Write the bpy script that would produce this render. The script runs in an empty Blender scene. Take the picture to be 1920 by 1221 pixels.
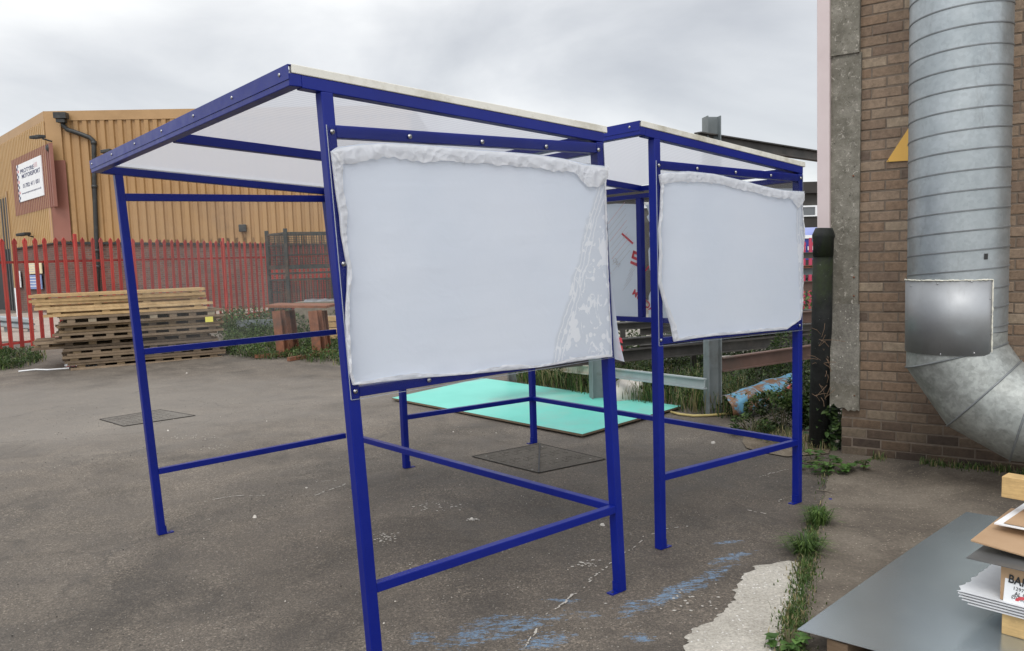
import bpy, math, random
import numpy as np
from mathutils import Vector, Matrix, noise
random.seed(7)
R = math.radians
sc = bpy.context.scene
COL = sc.collection

# ------------------------------------------------------------------ survey of the photograph
CW = np.array([[0.9995754350982806, -0.02913673880314741, 0.0],
               [-0.002914959156665862, -0.100001636662345, 0.99498300270807],
               [-0.02899055986347635, -0.9945605678473128, -0.10004411188087331]])
FPX, CY, CH = 1528.7085, 648.74, 1.739
def ray(x, y): return CW @ np.array([(x-960)/FPX, (y-CY)/FPX, 1.0])
def at(x, y, Y):
    r = ray(x, y); k = Y/r[1]; return Vector((r[0]*k, Y, CH+r[2]*k))
def sstep(t): t = max(0., min(1., t)); return t*t*(3-2*t)
def gz(x, y):
    p0 = -0.0152+0.01996*(x+.6034)+0.00724*(y-3.203)
    p1 = -0.0081*(x-.8545)-0.0067*(y-4.72)
    w0 = math.exp(-(((x+.95)**2+(y-4.78)**2)/3.2)); w1 = math.exp(-(((x-.52)**2+(y-6.3)**2)/3.2))
    z = (w0*p0+w1*p1)/(w0+w1+.08)
    return z+0.27*sstep((y-12)/8)*sstep((-1.5-x)/3)
def gp(px, py, lift=0.):          # photograph pixel -> point on the ground
    z = 0.
    r = ray(px, py)
    for _ in range(12):
        k = (z-CH)/r[2]; x, y = r[0]*k, r[1]*k
        z = .5*z+.5*gz(x, y)
    return Vector((x, y, z+lift))
def gpt(x, y, lift=0.): return Vector((x, y, gz(x, y)+lift))

# ------------------------------------------------------------------ mesh builder
class MB:
    def __init__(s, M=None, o=None):
        s.v = []; s.f = []; s.mi = []; s.c = []; s.uv = []; s.M = M; s.sub = o
        s.cur = 0; s.col = None
    def _p(s, p):
        if s.M is not None: p = s.M @ Vector(p)
        s.v.append(tuple(p)); s.c.append(s.col or (1, 1, 1))
        return len(s.v)-1
    def face(s, pts):
        s.f.append([s._p(p) for p in pts]); s.mi.append(s.cur)
    def faces(s, vs, fs):
        b = len(s.v)
        for p in vs: s._p(p)
        for f in fs: s.f.append([b+i for i in f]); s.mi.append(s.cur)
    def box(s, x0, x1, y0, y1, z0, z1):
        s.faces([(x0,y0,z0),(x1,y0,z0),(x1,y1,z0),(x0,y1,z0),(x0,y0,z1),(x1,y0,z1),(x1,y1,z1),(x0,y1,z1)],
                [(0,3,2,1),(4,5,6,7),(0,1,5,4),(1,2,6,5),(2,3,7,6),(3,0,4,7)])
    def obox(s, o, ax, ay, az):       # oriented box from a corner and three edge vectors
        o = Vector(o); ax = Vector(ax); ay = Vector(ay); az = Vector(az)
        P = [o, o+ax, o+ax+ay, o+ay]; P += [p+az for p in P]
        F = [(0,3,2,1),(4,5,6,7),(0,1,5,4),(1,2,6,5),(2,3,7,6),(3,0,4,7)]
        if ax.cross(ay).dot(az) < 0: F = [f[::-1] for f in F]
        s.faces(P, F)
    def bar(s, a, b, w, h, up=(0,0,1), cen=True):   # box section between two points
        a = Vector(a); b = Vector(b); d = (b-a); up = Vector(up)
        sx = d.cross(up).normalized(); uz = sx.cross(d).normalized()
        s.obox(a-sx*w/2-uz*(h/2 if cen else 0), d, sx*w, uz*h)
    def ibeam(s, a, b, w, h, tf=.012, tw=.01, up=(0,0,1)):
        a = Vector(a); b = Vector(b); d = b-a; up = Vector(up)
        sx = d.cross(up).normalized(); uz = sx.cross(d).normalized()
        s.obox(a-sx*w/2-uz*h/2, d, sx*w, uz*tf)
        s.obox(a-sx*w/2+uz*(h/2-tf), d, sx*w, uz*tf)
        s.obox(a-sx*tw/2-uz*(h/2-tf), d, sx*tw, uz*(h-2*tf))
    def tube(s, path, r, n=10, cap=True, rs=None):
        path = [Vector(p) for p in path]; rings = []
        up = Vector((0,0,1)); prev = None
        for i, p in enumerate(path):
            d = (path[min(i+1, len(path)-1)]-path[max(i-1, 0)]).normalized()
            if prev is None:
                a = d.cross(up); 
                if a.length < .1: a = d.cross(Vector((0,1,0)))
                a.normalize()
            else: a = (prev-d*prev.dot(d)).normalized()
            prev = a; b = d.cross(a); rr = rs[i] if rs else r
            rings.append([p+(a*math.cos(t)+b*math.sin(t))*rr for t in [2*math.pi*k/n for k in range(n)]])
        vs = [q for g in rings for q in g]; fs = []
        for i in range(len(rings)-1):
            for k in range(n): fs.append((i*n+k, i*n+(k+1)%n, (i+1)*n+(k+1)%n, (i+1)*n+k))
        if cap: fs.append(tuple(range(n))[::-1]); fs.append(tuple((len(rings)-1)*n+k for k in range(n)))
        s.faces(vs, fs)
    def dome(s, c, nrm, r, h, n=10):
        c = Vector(c); nrm = Vector(nrm).normalized(); a = nrm.cross(Vector((0,0,1)))
        if a.length < .1: a = nrm.cross(Vector((0,1,0)))
        a.normalize(); b = nrm.cross(a); vs = []; fs = []
        for j, (q, z) in enumerate(((1,0),(1,.25),(.85,.65),(.5,.93))):
            for k in range(n):
                t = 2*math.pi*k/n; vs.append(c+(a*math.cos(t)+b*math.sin(t))*r*q+nrm*h*z)
        for j in range(3):
            for k in range(n): fs.append((j*n+k, j*n+(k+1)%n, (j+1)*n+(k+1)%n, (j+1)*n+k))
        fs.append(tuple(3*n+k for k in range(n)))
        s.faces(vs, fs)
    def build(s, name, mats, parent=None, smooth=False, bevel=0, solid=0, label=None):
        me = bpy.data.meshes.new(name)
        off = Vector(s.sub) if s.sub is not None else (WORLD_OF.get(parent.name, Vector()) if parent else Vector())
        me.from_pydata([tuple(Vector(p)-off) for p in s.v], [], s.f)
        if not isinstance(mats, (list, tuple)): mats = [mats]
        for m in mats: me.materials.append(m)
        for i, p in enumerate(me.polygons): p.material_index = s.mi[i]; p.use_smooth = smooth
        ca = me.color_attributes.new('Col', 'FLOAT_COLOR', 'POINT')
        for i, c in enumerate(s.c): ca.data[i].color = (c[0], c[1], c[2], 1)
        if s.uv and len(s.uv) == len(s.v):
            ul = me.uv_layers.new(name='UVMap')
            for lp in me.loops: ul.data[lp.index].uv = s.uv[lp.vertex_index]
        me.update()
        ob = bpy.data.objects.new(name, me); COL.objects.link(ob)
        if parent is not None:
            ob.parent = parent; WORLD_OF[ob.name] = off
        if bevel:
            b = ob.modifiers.new('b', 'BEVEL'); b.width = bevel; b.segments = 2; b.limit_method = 'ANGLE'; b.angle_limit = R(40)
        if solid:
            b = ob.modifiers.new('s', 'SOLIDIFY'); b.thickness = solid
        if label: ob['label'] = label
        return ob
WORLD_OF = {}
def thing(name, loc, label, cat, group=None):
    o = bpy.data.objects.new(name, None); COL.objects.link(o); o.location = loc; o.empty_display_size = .2
    WORLD_OF[o.name] = Vector(loc)
    tag(o, label, cat, group); return o
def tag(o, label=None, cat=None, group=None, kind=None):
    if label: o['label'] = label
    if cat: o['category'] = cat
    if group: o['group'] = group
    if kind: o['kind'] = kind
    return o

# ------------------------------------------------------------------ materials
class NT:
    def __init__(s, name):
        s.m = bpy.data.materials.new(name); s.m.use_nodes = True; s.t = s.m.node_tree
        s.b = s.t.nodes['Principled BSDF']; s.out = s.t.nodes['Material Output']
    def n(s, typ, **kw):
        nd = s.t.nodes.new(typ)
        for k, v in kw.items():
            if k[0] == '_': setattr(nd, k[1:], v)
            else: nd.inputs[k.replace('__', ' ')].default_value = v
        return nd
    def l(s, a, b): s.t.links.new(a, b)
    def obj(s): return s.n('ShaderNodeTexCoord').outputs['Object']
    def geo(s): return s.n('ShaderNodeNewGeometry').outputs['Position']
    def noise(s, vec, scale, detail=5, rough=.55, dist=0, sc3=None):
        if sc3:
            mp = s.n('ShaderNodeMapping'); mp.inputs['Scale'].default_value = sc3; s.l(vec, mp.inputs[0]); vec = mp.outputs[0]
        nd = s.n('ShaderNodeTexNoise'); nd.inputs['Scale'].default_value = scale; nd.inputs['Detail'].default_value = detail
        nd.inputs['Roughness'].default_value = rough; nd.inputs['Distortion'].default_value = dist
        s.l(vec, nd.inputs['Vector']); return nd.outputs['Fac']
    def ramp(s, fac, stops):
        r = s.n('ShaderNodeValToRGB'); e = r.color_ramp.elements
        while len(e) < len(stops): e.new(.5)
        for i, (p, c) in enumerate(stops):
            e[i].position = p; e[i].color = (c if isinstance(c, tuple) else (c, c, c))+(1,)
        s.l(fac, r.inputs[0]); return r.outputs[0]
    def mix(s, fac, a, b, mode='MIX'):
        m = s.n('ShaderNodeMix', _data_type='RGBA', _blend_type=mode)
        for sock, v in ((m.inputs[0], fac), (m.inputs[6], a), (m.inputs[7], b)):
            if isinstance(v, bpy.types.NodeSocket): s.l(v, sock)
            elif isinstance(v, (int, float)): sock.default_value = v if sock == m.inputs[0] else (v, v, v, 1)
            else: sock.default_value = tuple(v)+(1,)
        return m.outputs[2]
    def math(s, op, a, b=0., c=0.):
        m = s.n('ShaderNodeMath', _operation=op)
        for i, v in enumerate((a, b, c)):
            if isinstance(v, bpy.types.NodeSocket): s.l(v, m.inputs[i])
            else: m.inputs[i].default_value = v
        return m.outputs[0]
    def bump(s, h, strength=.3, dist=.01, nrm=None):
        b = s.n('ShaderNodeBump'); b.inputs['Strength'].default_value = strength; b.inputs['Distance'].default_value = dist
        s.l(h, b.inputs['Height'])
        if nrm: s.l(nrm, b.inputs['Normal'])
        s.l(b.outputs[0], s.b.inputs['Normal']); return b.outputs[0]
    def col(s, c):
        if isinstance(c, bpy.types.NodeSocket): s.l(c, s.b.inputs['Base Color'])
        else: s.b.inputs['Base Color'].default_value = tuple(c)+(1,)
    def set(s, **kw):
        for k, v in kw.items():
            sk = s.b.inputs[k.replace('__', ' ')]
            if isinstance(v, bpy.types.NodeSocket): s.l(v, sk)
            else: sk.default_value = v
        return s
def worn(name, c, c2, rough=.6, scale=8, metal=0, bump=.15, bd=.004, coords='geo', stretch=None, dirt=None, spec=.5):
    t = NT(name); v = t.geo() if coords == 'geo' else t.obj()
    n = t.noise(v, scale, 6, .6, 0, stretch)
    cc = t.ramp(n, [(.3, c), (.7, c2)])
    if dirt:
        n2 = t.noise(v, scale*.35, 8, .7); cc = t.mix(t.ramp(n2, [(.5, 0.), (.66, 1.)]), cc, dirt)
    t.col(cc); t.set(Roughness=rough, Metallic=metal); t.b.inputs['Specular IOR Level'].default_value = spec
    if bump: t.bump(t.noise(v, scale*6, 4, .6), bump, bd)
    return t.m

def m_blue():
    t = NT('blue_powder_coat'); v = t.geo()
    n = t.noise(v, 3, 4, .5)
    t.col(t.ramp(n, [(.3, (.0015, .009, .165)), (.7, (.002, .012, .205))]))
    t.set(Roughness=t.ramp(t.noise(v, 14, 5, .6), [(.3, .30), (.75, .42)]))
    t.bump(t.noise(v, 260, 2, .5), .06, .001); t.b.inputs['Specular IOR Level'].default_value = .32; return t.m
BLUE = m_blue()
def m_asphalt():
    t = NT('asphalt'); v = t.geo()
    big = t.noise(v, .35, 5, .6, .5); mid = t.noise(v, 2.2, 7, .65, .3); fine = t.noise(v, 90, 3, .7)
    vo = t.n('ShaderNodeTexVoronoi'); vo.inputs['Scale'].default_value = 75; t.l(v, vo.inputs['Vector'])
    c = t.ramp(big, [(.32, (.104, .089, .072)), (.55, (.134, .115, .094)), (.72, (.182, .158, .130))])
    c = t.mix(.55, c, t.ramp(mid, [(.3, (.30, .28, .26)), (.7, (.78, .75, .71))]), 'OVERLAY')
    # random darker blotches over the tarmac
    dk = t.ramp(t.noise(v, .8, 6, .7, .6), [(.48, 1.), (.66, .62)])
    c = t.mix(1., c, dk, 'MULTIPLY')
    sp = t.ramp(t.noise(v, 120, 3, .9), [(.34, .5), (.5, 1.), (.66, 1.6)])
    c = t.mix(1., c, sp, 'MULTIPLY')
    ag = t.n('ShaderNodeTexVoronoi'); ag.inputs['Scale'].default_value = 95; t.l(v, ag.inputs['Vector'])
    sag = t.n('ShaderNodeSeparateColor'); t.l(ag.outputs['Color'], sag.inputs[0])
    agm = t.ramp(sag.outputs[2], [(0., .60), (.55, .95), (.86, 1.15), (1., 1.9)])
    c = t.mix(t.ramp(t.noise(v, 1.1, 4, .6), [(.35, .45), (.65, 1.)]), c, t.mix(1., c, agm, 'MULTIPLY'))
    sx = t.n('ShaderNodeSeparateXYZ'); t.l(v, sx.inputs[0])
    def blob(cx, cy, rx, ry, ang):
        ca, sa = math.cos(ang), math.sin(ang)
        dx = t.math('SUBTRACT', sx.outputs[0], cx); dy = t.math('SUBTRACT', sx.outputs[1], cy)
        a = t.math('DIVIDE', t.math('ADD', t.math('MULTIPLY', dx, ca), t.math('MULTIPLY', dy, sa)), rx)
        b = t.math('DIVIDE', t.math('SUBTRACT', t.math('MULTIPLY', dy, ca), t.math('MULTIPLY', dx, sa)), ry)
        q = t.math('ADD', t.math('MULTIPLY', a, a), t.math('MULTIPLY', b, b))
        return t.math('MAXIMUM', t.math('SUBTRACT', 1., q), 0.)
    # darker area around the shelters; left side paler, sheen put into its colour
    dark_zone = t.math('ADD', blob(.7, 5.6, 3.0, 2.3, .5), t.math('MULTIPLY', t.math('SUBTRACT', t.noise(v, 1.3, 6, .65), .5), 1.1))
    c = t.mix(t.ramp(dark_zone, [(.15, 0.), (.75, .52)]), c, t.mix(1., c, (.50, .48, .47), 'MULTIPLY'))
    left_sheen = t.math('ADD', blob(-6.5, 10.5, 6.5, 3.8, 0.), t.math('MULTIPLY', t.math('SUBTRACT', t.noise(v, .9, 6, .65), .5), 1.0))
    c = t.mix(t.ramp(left_sheen, [(.2, 0.), (.8, .55)]), c, (.215, .193, .166))
    # pale aggregate chips
    sepc = t.n('ShaderNodeSeparateColor'); t.l(vo.outputs['Color'], sepc.inputs[0])
    chip = t.math('MULTIPLY', t.math('GREATER_THAN', sepc.outputs[0], .955), t.math('LESS_THAN', vo.outputs['Distance'], .33))
    patchy = t.ramp(t.noise(v, 1.6, 4, .6), [(.4, 0.), (.62, 1.)])
    c = t.mix(t.math('MULTIPLY', t.math('MULTIPLY', chip, patchy), .8), c, (.36, .33, .28))
    # pale worn scuffs
    sc_ = t.ramp(t.noise(v, 5, 8, .75, .8, (1., 2.2, 1.)), [(.63, 0.), (.72, 1.)])
    c = t.mix(t.math('MULTIPLY', sc_, .45), c, (.30, .275, .24))
    # cracks
    cr = t.n('ShaderNodeTexVoronoi', _feature='DISTANCE_TO_EDGE'); cr.inputs['Scale'].default_value = .42
    wv = t.n('ShaderNodeVectorMath', _operation='ADD'); nn = t.n('ShaderNodeTexNoise'); nn.inputs['Scale'].default_value = 1.4; nn.inputs['Detail'].default_value = 8
    nn.inputs['Roughness'].default_value = .7
    t.l(v, nn.inputs['Vector']); t.l(v, wv.inputs[0]); t.l(nn.outputs['Color'], wv.inputs[1]); t.l(wv.outputs[0], cr.inputs['Vector'])
    crk = t.ramp(cr.outputs['Distance'], [(.0, 1.), (.006, 0.)])
    crk = t.math('MULTIPLY', crk, t.ramp(t.noise(v, .6, 3, .6), [(.45, 0.), (.55, 1.)]))
    c = t.mix(t.math('MULTIPLY', crk, .45), c, (.045, .04, .034))
    # flaking blue marking paint: soft regions times torn-up streaks
    tot = None
    for (p, q, hw) in BLUE_STREAKS:
        A = gp(*p); B = gp(*q); d = B-A
        k = blob((A.x+B.x)/2, (A.y+B.y)/2, d.length/2+.02, hw, math.atan2(d.y, d.x))
        tot = k if tot is None else t.math('MAXIMUM', tot, k)
    tear = t.noise(v, 26, 8, .8, .5)
    mp = t.n('ShaderNodeMapping'); mp.inputs['Rotation'].default_value = (0, 0, -.62); mp.inputs['Scale'].default_value = (1, 3.2, 1); t.l(v, mp.inputs[0])
    tear = t.noise(mp.outputs[0], 13, 8, .72, .6)
    msk = t.math('ADD', t.math('MULTIPLY', tot, .16), tear)
    msk = t.ramp(msk, [(.620, 0.), (.645, 1.)])
    msk = t.math('MULTIPLY', msk, t.ramp(t.noise(v, 70, 5, .8), [(.40, .0), (.50, 1.)]))
    msk = t.math('MULTIPLY', msk, t.math('GREATER_THAN', tot, .01))
    c = t.mix(t.math('MULTIPLY', msk, .85), c, t.ramp(t.noise(v, 40, 4, .7), [(.3, (.10, .17, .26)), (.7, (.18, .28, .40))]))
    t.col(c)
    t.set(Roughness=t.ramp(mid, [(.3, .62), (.7, .9)])); t.b.inputs['Specular IOR Level'].default_value = .5
    h = t.math('ADD', t.math('MULTIPLY', fine, .5), t.math('MULTIPLY', t.noise(v, 260, 3, .7), .5))
    h = t.math('SUBTRACT', h, t.math('MULTIPLY', crk, .6))
    t.bump(h, .55, .006); return t.m
BLUE_STREAKS = [((780, 1230), (1100, 1140), .09), ((1150, 1165), (1400, 1050), .08), ((800, 1221), (1010, 1152), .10), ((960, 1221), (1075, 1185), .10), ((1010, 1124), (1100, 1128), .035),
                ((1232, 1112), (1300, 1095), .05), ((1320, 1062), (1420, 1030), .06), ((1330, 1020), (1395, 1014), .04),
                ((1160, 1150), (1215, 1128), .09), ((1175, 1190), (1225, 1200), .07), ((760, 1200), (820, 1190), .08),
                ((855, 1180), (960, 1150), .05), ((1085, 1160), (1120, 1150), .05)]
def m_concrete(name, c1, c2, c3, spec=.35):
    t = NT(name); v = t.geo()
    c = t.ramp(t.noise(v, 1.3, 8, .65, .4), [(.3, c1), (.5, c2), (.72, c3)])
    c = t.mix(1., c, t.ramp(t.noise(v, 60, 4, .8), [(.3, .62), (.5, 1.), (.7, 1.35)]), 'MULTIPLY')
    c = t.mix(t.ramp(t.noise(v, 11, 9, .8, .6), [(.56, 0.), (.66, .55)]), c, tuple(min(1, x*1.7) for x in c2))
    vo = t.n('ShaderNodeTexVoronoi'); vo.inputs['Scale'].default_value = 62; t.l(v, vo.inputs['Vector'])
    s3 = t.n('ShaderNodeSeparateColor'); t.l(vo.outputs['Color'], s3.inputs[0])
    chip = t.math('MULTIPLY', t.math('GREATER_THAN', s3.outputs[0], .88), t.math('LESS_THAN', vo.outputs['Distance'], .3))
    c = t.mix(t.math('MULTIPLY', chip, .5), c, tuple(min(1, x*2.2) for x in c3))
    t.col(c); t.set(Roughness=.9); t.b.inputs['Specular IOR Level'].default_value = spec
    t.bump(t.math('ADD', t.noise(v, 30, 6, .75), t.noise(v, 160, 3, .7)), .6, .006); return t.m
SLAB = m_concrete('stained_concrete', (.066, .055, .044), (.132, .110, .086), (.22, .188, .148))
PATCH = m_concrete('pale_cement', (.32, .295, .25), (.43, .40, .345), (.56, .53, .47))
GRAVEL = m_concrete('pale_gravel', (.16, .145, .12), (.28, .26, .22), (.42, .39, .34))

def m_film(name, region=None, back=False):
    t = NT(name); tc = t.n('ShaderNodeTexCoord'); v = tc.outputs['UV']
    base = t.ramp(t.noise(v, 1.6, 3, .5), [(.35, (.75, .81, .90)), (.65, (.79, .84, .92))])
    h = t.noise(v, 7, 4, .6, .5)
    if region:
        sx = t.n('ShaderNodeSeparateXYZ'); t.l(v, sx.inputs[0])
        (ua, za), (ub, zb) = region      # the boundary from top to bottom, film loose to its right
        k = (ub-ua)/(zb-za)
        dist = t.math('SUBTRACT', sx.outputs[0], t.math('ADD', t.math('MULTIPLY', t.math('SUBTRACT', sx.outputs[1], za), k), ua))
        # curve so that it stays narrow at the top
        wob = t.math('MULTIPLY', t.math('SUBTRACT', t.noise(v, 5, 5, .6), .5), .09)
        dist = t.math('ADD', dist, wob)
        inside = t.ramp(dist, [(.0, 0.), (.012, 1.)])
        ridge = t.ramp(t.math('ABSOLUTE', t.math('SUBTRACT', t.math('FRACT', t.math('MULTIPLY', dist, 38.)), .5)), [(.33, 0.), (.42, 1.)])
        near = t.ramp(dist, [(-.0, 0.), (.01, 1.), (.085, 1.), (.10, 0.)])
        blobs = t.noise(v, 17, 3, .55, 1.4, (1., .62, 1.))
        bl = t.ramp(blobs, [(.56, 0.), (.585, 1.)])
        vo = t.n('ShaderNodeTexVoronoi'); vo.inputs['Scale'].default_value = 24; t.l(v, vo.inputs['Vector'])
        s3 = t.n('ShaderNodeSeparateColor'); t.l(vo.outputs['Color'], s3.inputs[0])
        dots = t.math('MULTIPLY', t.math('LESS_THAN', vo.outputs['Distance'], t.math('MULTIPLY', s3.outputs[0], .38)), t.math('GREATER_THAN', s3.outputs[1], .45))
        white = t.math('MAXIMUM', t.math('MAXIMUM', bl, dots), t.math('MULTIPLY', ridge, near))
        c = t.mix(inside, base, t.mix(white, (.68, .73, .80), (.86, .89, .93)))
        h = t.math('ADD', h, t.math('MULTIPLY', t.math('MULTIPLY', white, inside), .25))
    else: c = base
    t.col(c); t.set(Roughness=.38)
    t.b.inputs['Specular IOR Level'].default_value = .5
    h = t.math('ADD', h, t.math('MULTIPLY', t.noise(v, 3, 3, .5, .3, (.35, 3., 1.)), .8))
    t.bump(h, .16, .02)
    tr = t.n('ShaderNodeBsdfTranslucent'); t.l(c, tr.inputs[0])
    mx = t.n('ShaderNodeMixShader'); mx.inputs[0].default_value = .38 if not back else .55
    t.l(t.b.outputs[0], mx.inputs[1]); t.l(tr.outputs[0], mx.inputs[2]); t.l(mx.outputs[0], t.out.inputs[0])
    return t.m
def m_clear():
    t = NT('clear_acrylic')
    tr = t.n('ShaderNodeBsdfTransparent'); tr.inputs[0].default_value = (.955, .965, .97, 1)
    gl = t.n('ShaderNodeBsdfGlossy'); gl.inputs['Roughness'].default_value = .04
    df = t.n('ShaderNodeBsdfTranslucent'); df.inputs[0].default_value = (.8, .8, .8, 1)
    fr = t.n('ShaderNodeLayerWeight'); fr.inputs['Blend'].default_value = .12
    m1 = t.n('ShaderNodeMixShader'); t.l(t.ramp(t.noise(t.geo(), 2.5, 5, .6), [(.3, .03), (.7, .10)]), m1.inputs[0]); t.l(tr.outputs[0], m1.inputs[1]); t.l(df.outputs[0], m1.inputs[2])
    m2 = t.n('ShaderNodeMixShader'); t.l(fr.outputs['Fresnel'], m2.inputs[0]); t.l(m1.outputs[0], m2.inputs[1]); t.l(gl.outputs[0], m2.inputs[2])
    t.l(m2.outputs[0], t.out.inputs[0]); return t.m
CLEAR = m_clear()
def m_poly():
    t = NT('twinwall_polycarbonate'); tc = t.n('ShaderNodeTexCoord'); sx = t.n('ShaderNodeSeparateXYZ'); t.l(tc.outputs['UV'], sx.inputs[0])
    fr = t.math('ABSOLUTE', t.math('SUBTRACT', t.math('FRACT', t.math('MULTIPLY', sx.outputs[1], 30.)), .5))
    rib = t.ramp(fr, [(.25, 0.), (.46, 1.)])
    c = t.mix(rib, (.60, .605, .625), (.50, .505, .545))
    t.col(c); t.set(Roughness=.22); t.bump(rib, .35, .004)
    tr = t.n('ShaderNodeBsdfTranslucent'); t.l(c, tr.inputs[0])
    tp = t.n('ShaderNodeBsdfTransparent'); tp.inputs[0].default_value = (.9, .9, .92, 1)
    m1 = t.n('ShaderNodeMixShader'); m1.inputs[0].default_value = .66; t.l(t.b.outputs[0], m1.inputs[1]); t.l(tr.outputs[0], m1.inputs[2])
    m2 = t.n('ShaderNodeMixShader'); m2.inputs[0].default_value = .12; t.l(m1.outputs[0], m2.inputs[1]); t.l(tp.outputs[0], m2.inputs[2])
    t.l(m2.outputs[0], t.out.inputs[0]); return t.m
POLY = m_poly()
CREAM = worn('cream_plastic', (.70, .68, .60), (.78, .76, .69), .4, 6, dirt=(.45, .42, .33))
STEEL = worn('bright_screw', (.38, .38, .38), (.5, .5, .5), .35, 20, 1, .05)
RED_INK = worn('red_ink', (.55, .05, .07), (.62, .09, .10), .5, 12, bump=0)
PINK_INK = worn('faded_pink_ink', (.60, .35, .37), (.66, .45, .47), .5, 12, bump=0)
GREY_INK = worn('faint_grey_ink', (.50, .50, .52), (.56, .56, .58), .5, 12, bump=0)
NAVY = worn('navy_letters', (.02, .025, .09), (.03, .04, .13), .5, 12, bump=0)
BLACK = worn('black_ink', (.012, .012, .012), (.03, .03, .03), .5, 12, bump=0)
YEL = worn('ochre_cladding', (.345, .200, .080), (.41, .24, .100), .5, .9, bump=.05, stretch=(1.6, 1.6, .12), dirt=(.29, .165, .068))
YEL2 = worn('ochre_cladding_end', (.42, .26, .105), (.47, .295, .12), .5, .9, bump=.05)  # slightly lighter ochre for the end wall
REDP = worn('dull_red_panel', (.23, .090, .062), (.27, .11, .078), .55, 1.2, bump=.05)
PINKP = worn('pinkish_trim', (.42, .24, .17), (.46, .27, .20), .55, 1.2, bump=.05)
DARK = worn('dark_opening', (.016, .015, .016), (.03, .028, .028), .7, 3)
BLKP = worn('black_plastic', (.014, .015, .015), (.030, .032, .030), .45, 9, dirt=(.05, .05, .045))
def m_redf():
    t = NT('red_fence_paint'); v = t.geo(); oi = t.n('ShaderNodeObjectInfo')
    c = t.ramp(t.noise(v, 2.5, 6, .6), [(.3, (.36, .034, .026)), (.7, (.46, .055, .040))])
    c = t.mix(t.ramp(t.noise(v, 1.2, 8, .7), [(.5, 0.), (.66, .8)]), c, (.30, .065, .045))
    c = t.mix(1., c, t.ramp(oi.outputs['Random'], [(0., .72), (.5, 1.), (1., 1.2)]), 'MULTIPLY')
    t.col(c); t.set(Roughness=.5); return t.m
REDF = m_redf()
WHITE = worn('white_board', (.76, .77, .78), (.82, .83, .84), .45, 5, bump=0)
def m_brickplain(name, c1, c2, mortar, sx=.235, sy=.085, msz=.012):
    t = NT(name); tc = t.n('ShaderNodeTexCoord')
    b = t.n('ShaderNodeTexBrick'); b.inputs['Scale'].default_value = 1; b.inputs['Brick Width'].default_value = sx; b.inputs['Row Height'].default_value = sy
    b.inputs['Mortar Size'].default_value = msz; b.inputs['Color1'].default_value = c1+(1,); b.inputs['Color2'].default_value = c2+(1,); b.inputs['Mortar'].default_value = mortar+(1,)
    t.l(tc.outputs['UV'], b.inputs['Vector'])
    c = t.mix(1., b.outputs['Color'], t.ramp(t.noise(t.geo(), 2, 6, .7), [(.3, .7), (.7, 1.2)]), 'MULTIPLY')
    t.col(c); t.set(Roughness=.9); t.bump(b.outputs['Fac'], -.4, .01); return t.m
BRICKR = m_brickplain('red_brick', (.17, .075, .055), (.11, .055, .045), (.16, .12, .10))

def m_vcol(name, rough=.85, nscale=30, lo=.6, hi=1.35, bump=.5, bd=.004, extra=None, spec=.3, metal=0, trans=0):
    t = NT(name); a = t.n('ShaderNodeVertexColor'); a.layer_name = 'Col'; v = t.geo()
    c = t.mix(1., a.outputs[0], t.ramp(t.noise(v, nscale, 7, .7), [(.3, lo), (.7, hi)]), 'MULTIPLY')
    if extra: c = extra(t, v, c)
    t.col(c); t.set(Roughness=rough, Metallic=metal); t.b.inputs['Specular IOR Level'].default_value = spec
    if bump: t.bump(t.noise(v, nscale*4, 5, .7), bump, bd)
    if trans:
        tr = t.n('ShaderNodeBsdfTranslucent'); t.l(c, tr.inputs[0]); mx = t.n('ShaderNodeMixShader'); mx.inputs[0].default_value = trans
        t.l(t.b.outputs[0], mx.inputs[1]); t.l(tr.outputs[0], mx.inputs[2]); t.l(mx.outputs[0], t.out.inputs[0])
    return t.m
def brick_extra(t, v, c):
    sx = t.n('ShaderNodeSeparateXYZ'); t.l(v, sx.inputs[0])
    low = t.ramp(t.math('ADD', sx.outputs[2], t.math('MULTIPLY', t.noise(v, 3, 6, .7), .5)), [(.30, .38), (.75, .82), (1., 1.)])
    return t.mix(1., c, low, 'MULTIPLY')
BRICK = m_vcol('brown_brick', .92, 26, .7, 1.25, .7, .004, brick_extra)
MORTAR = worn('old_mortar', (.15, .118, .09), (.20, .16, .125), .95, 20, bump=.5)
LEAF = m_vcol('leaves', .5, 9, .75, 1.25, 0, 0, None, .35, 0, .3)
WOOD = m_vcol('sawn_wood', .8, 7, .75, 1.2, .3, .003, lambda t, v, c: t.mix(.5, c, t.ramp(t.noise(v, 40, 5, .7, 1., (.3, .3, 3.)), [(.3, .35), (.7, .75)]), 'OVERLAY'), .2)
def m_galv(name='galvanised_steel', c1=(.30, .335, .35), c2=(.42, .455, .47), r1=.34, r2=.52, sc=3., metal=.7, spangle=.2):
    t = NT(name); v = t.geo()
    vo = t.n('ShaderNodeTexVoronoi'); vo.inputs['Scale'].default_value = 42; t.l(v, vo.inputs['Vector'])
    s3 = t.n('ShaderNodeSeparateColor'); t.l(vo.outputs['Color'], s3.inputs[0])
    c = t.ramp(t.noise(v, sc, 7, .65, .5), [(.3, c1), (.7, c2)])
    if spangle: c = t.mix(spangle, c, t.ramp(s3.outputs[0], [(0., .38), (1., .66)]), 'OVERLAY')
    st = t.ramp(t.noise(v, 6, 7, .8, .3, (1., 1., .25)), [(.56, 0.), (.72, .5)])
    c = t.mix(st, c, (.20, .20, .19))
    t.col(c); t.set(Roughness=t.ramp(t.noise(v, 9, 6, .7), [(.3, r1), (.7, r2)]), Metallic=metal)
    t.bump(t.noise(v, 5, 4, .5), .10, .01); return t.m
GALV = m_galv()
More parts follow.
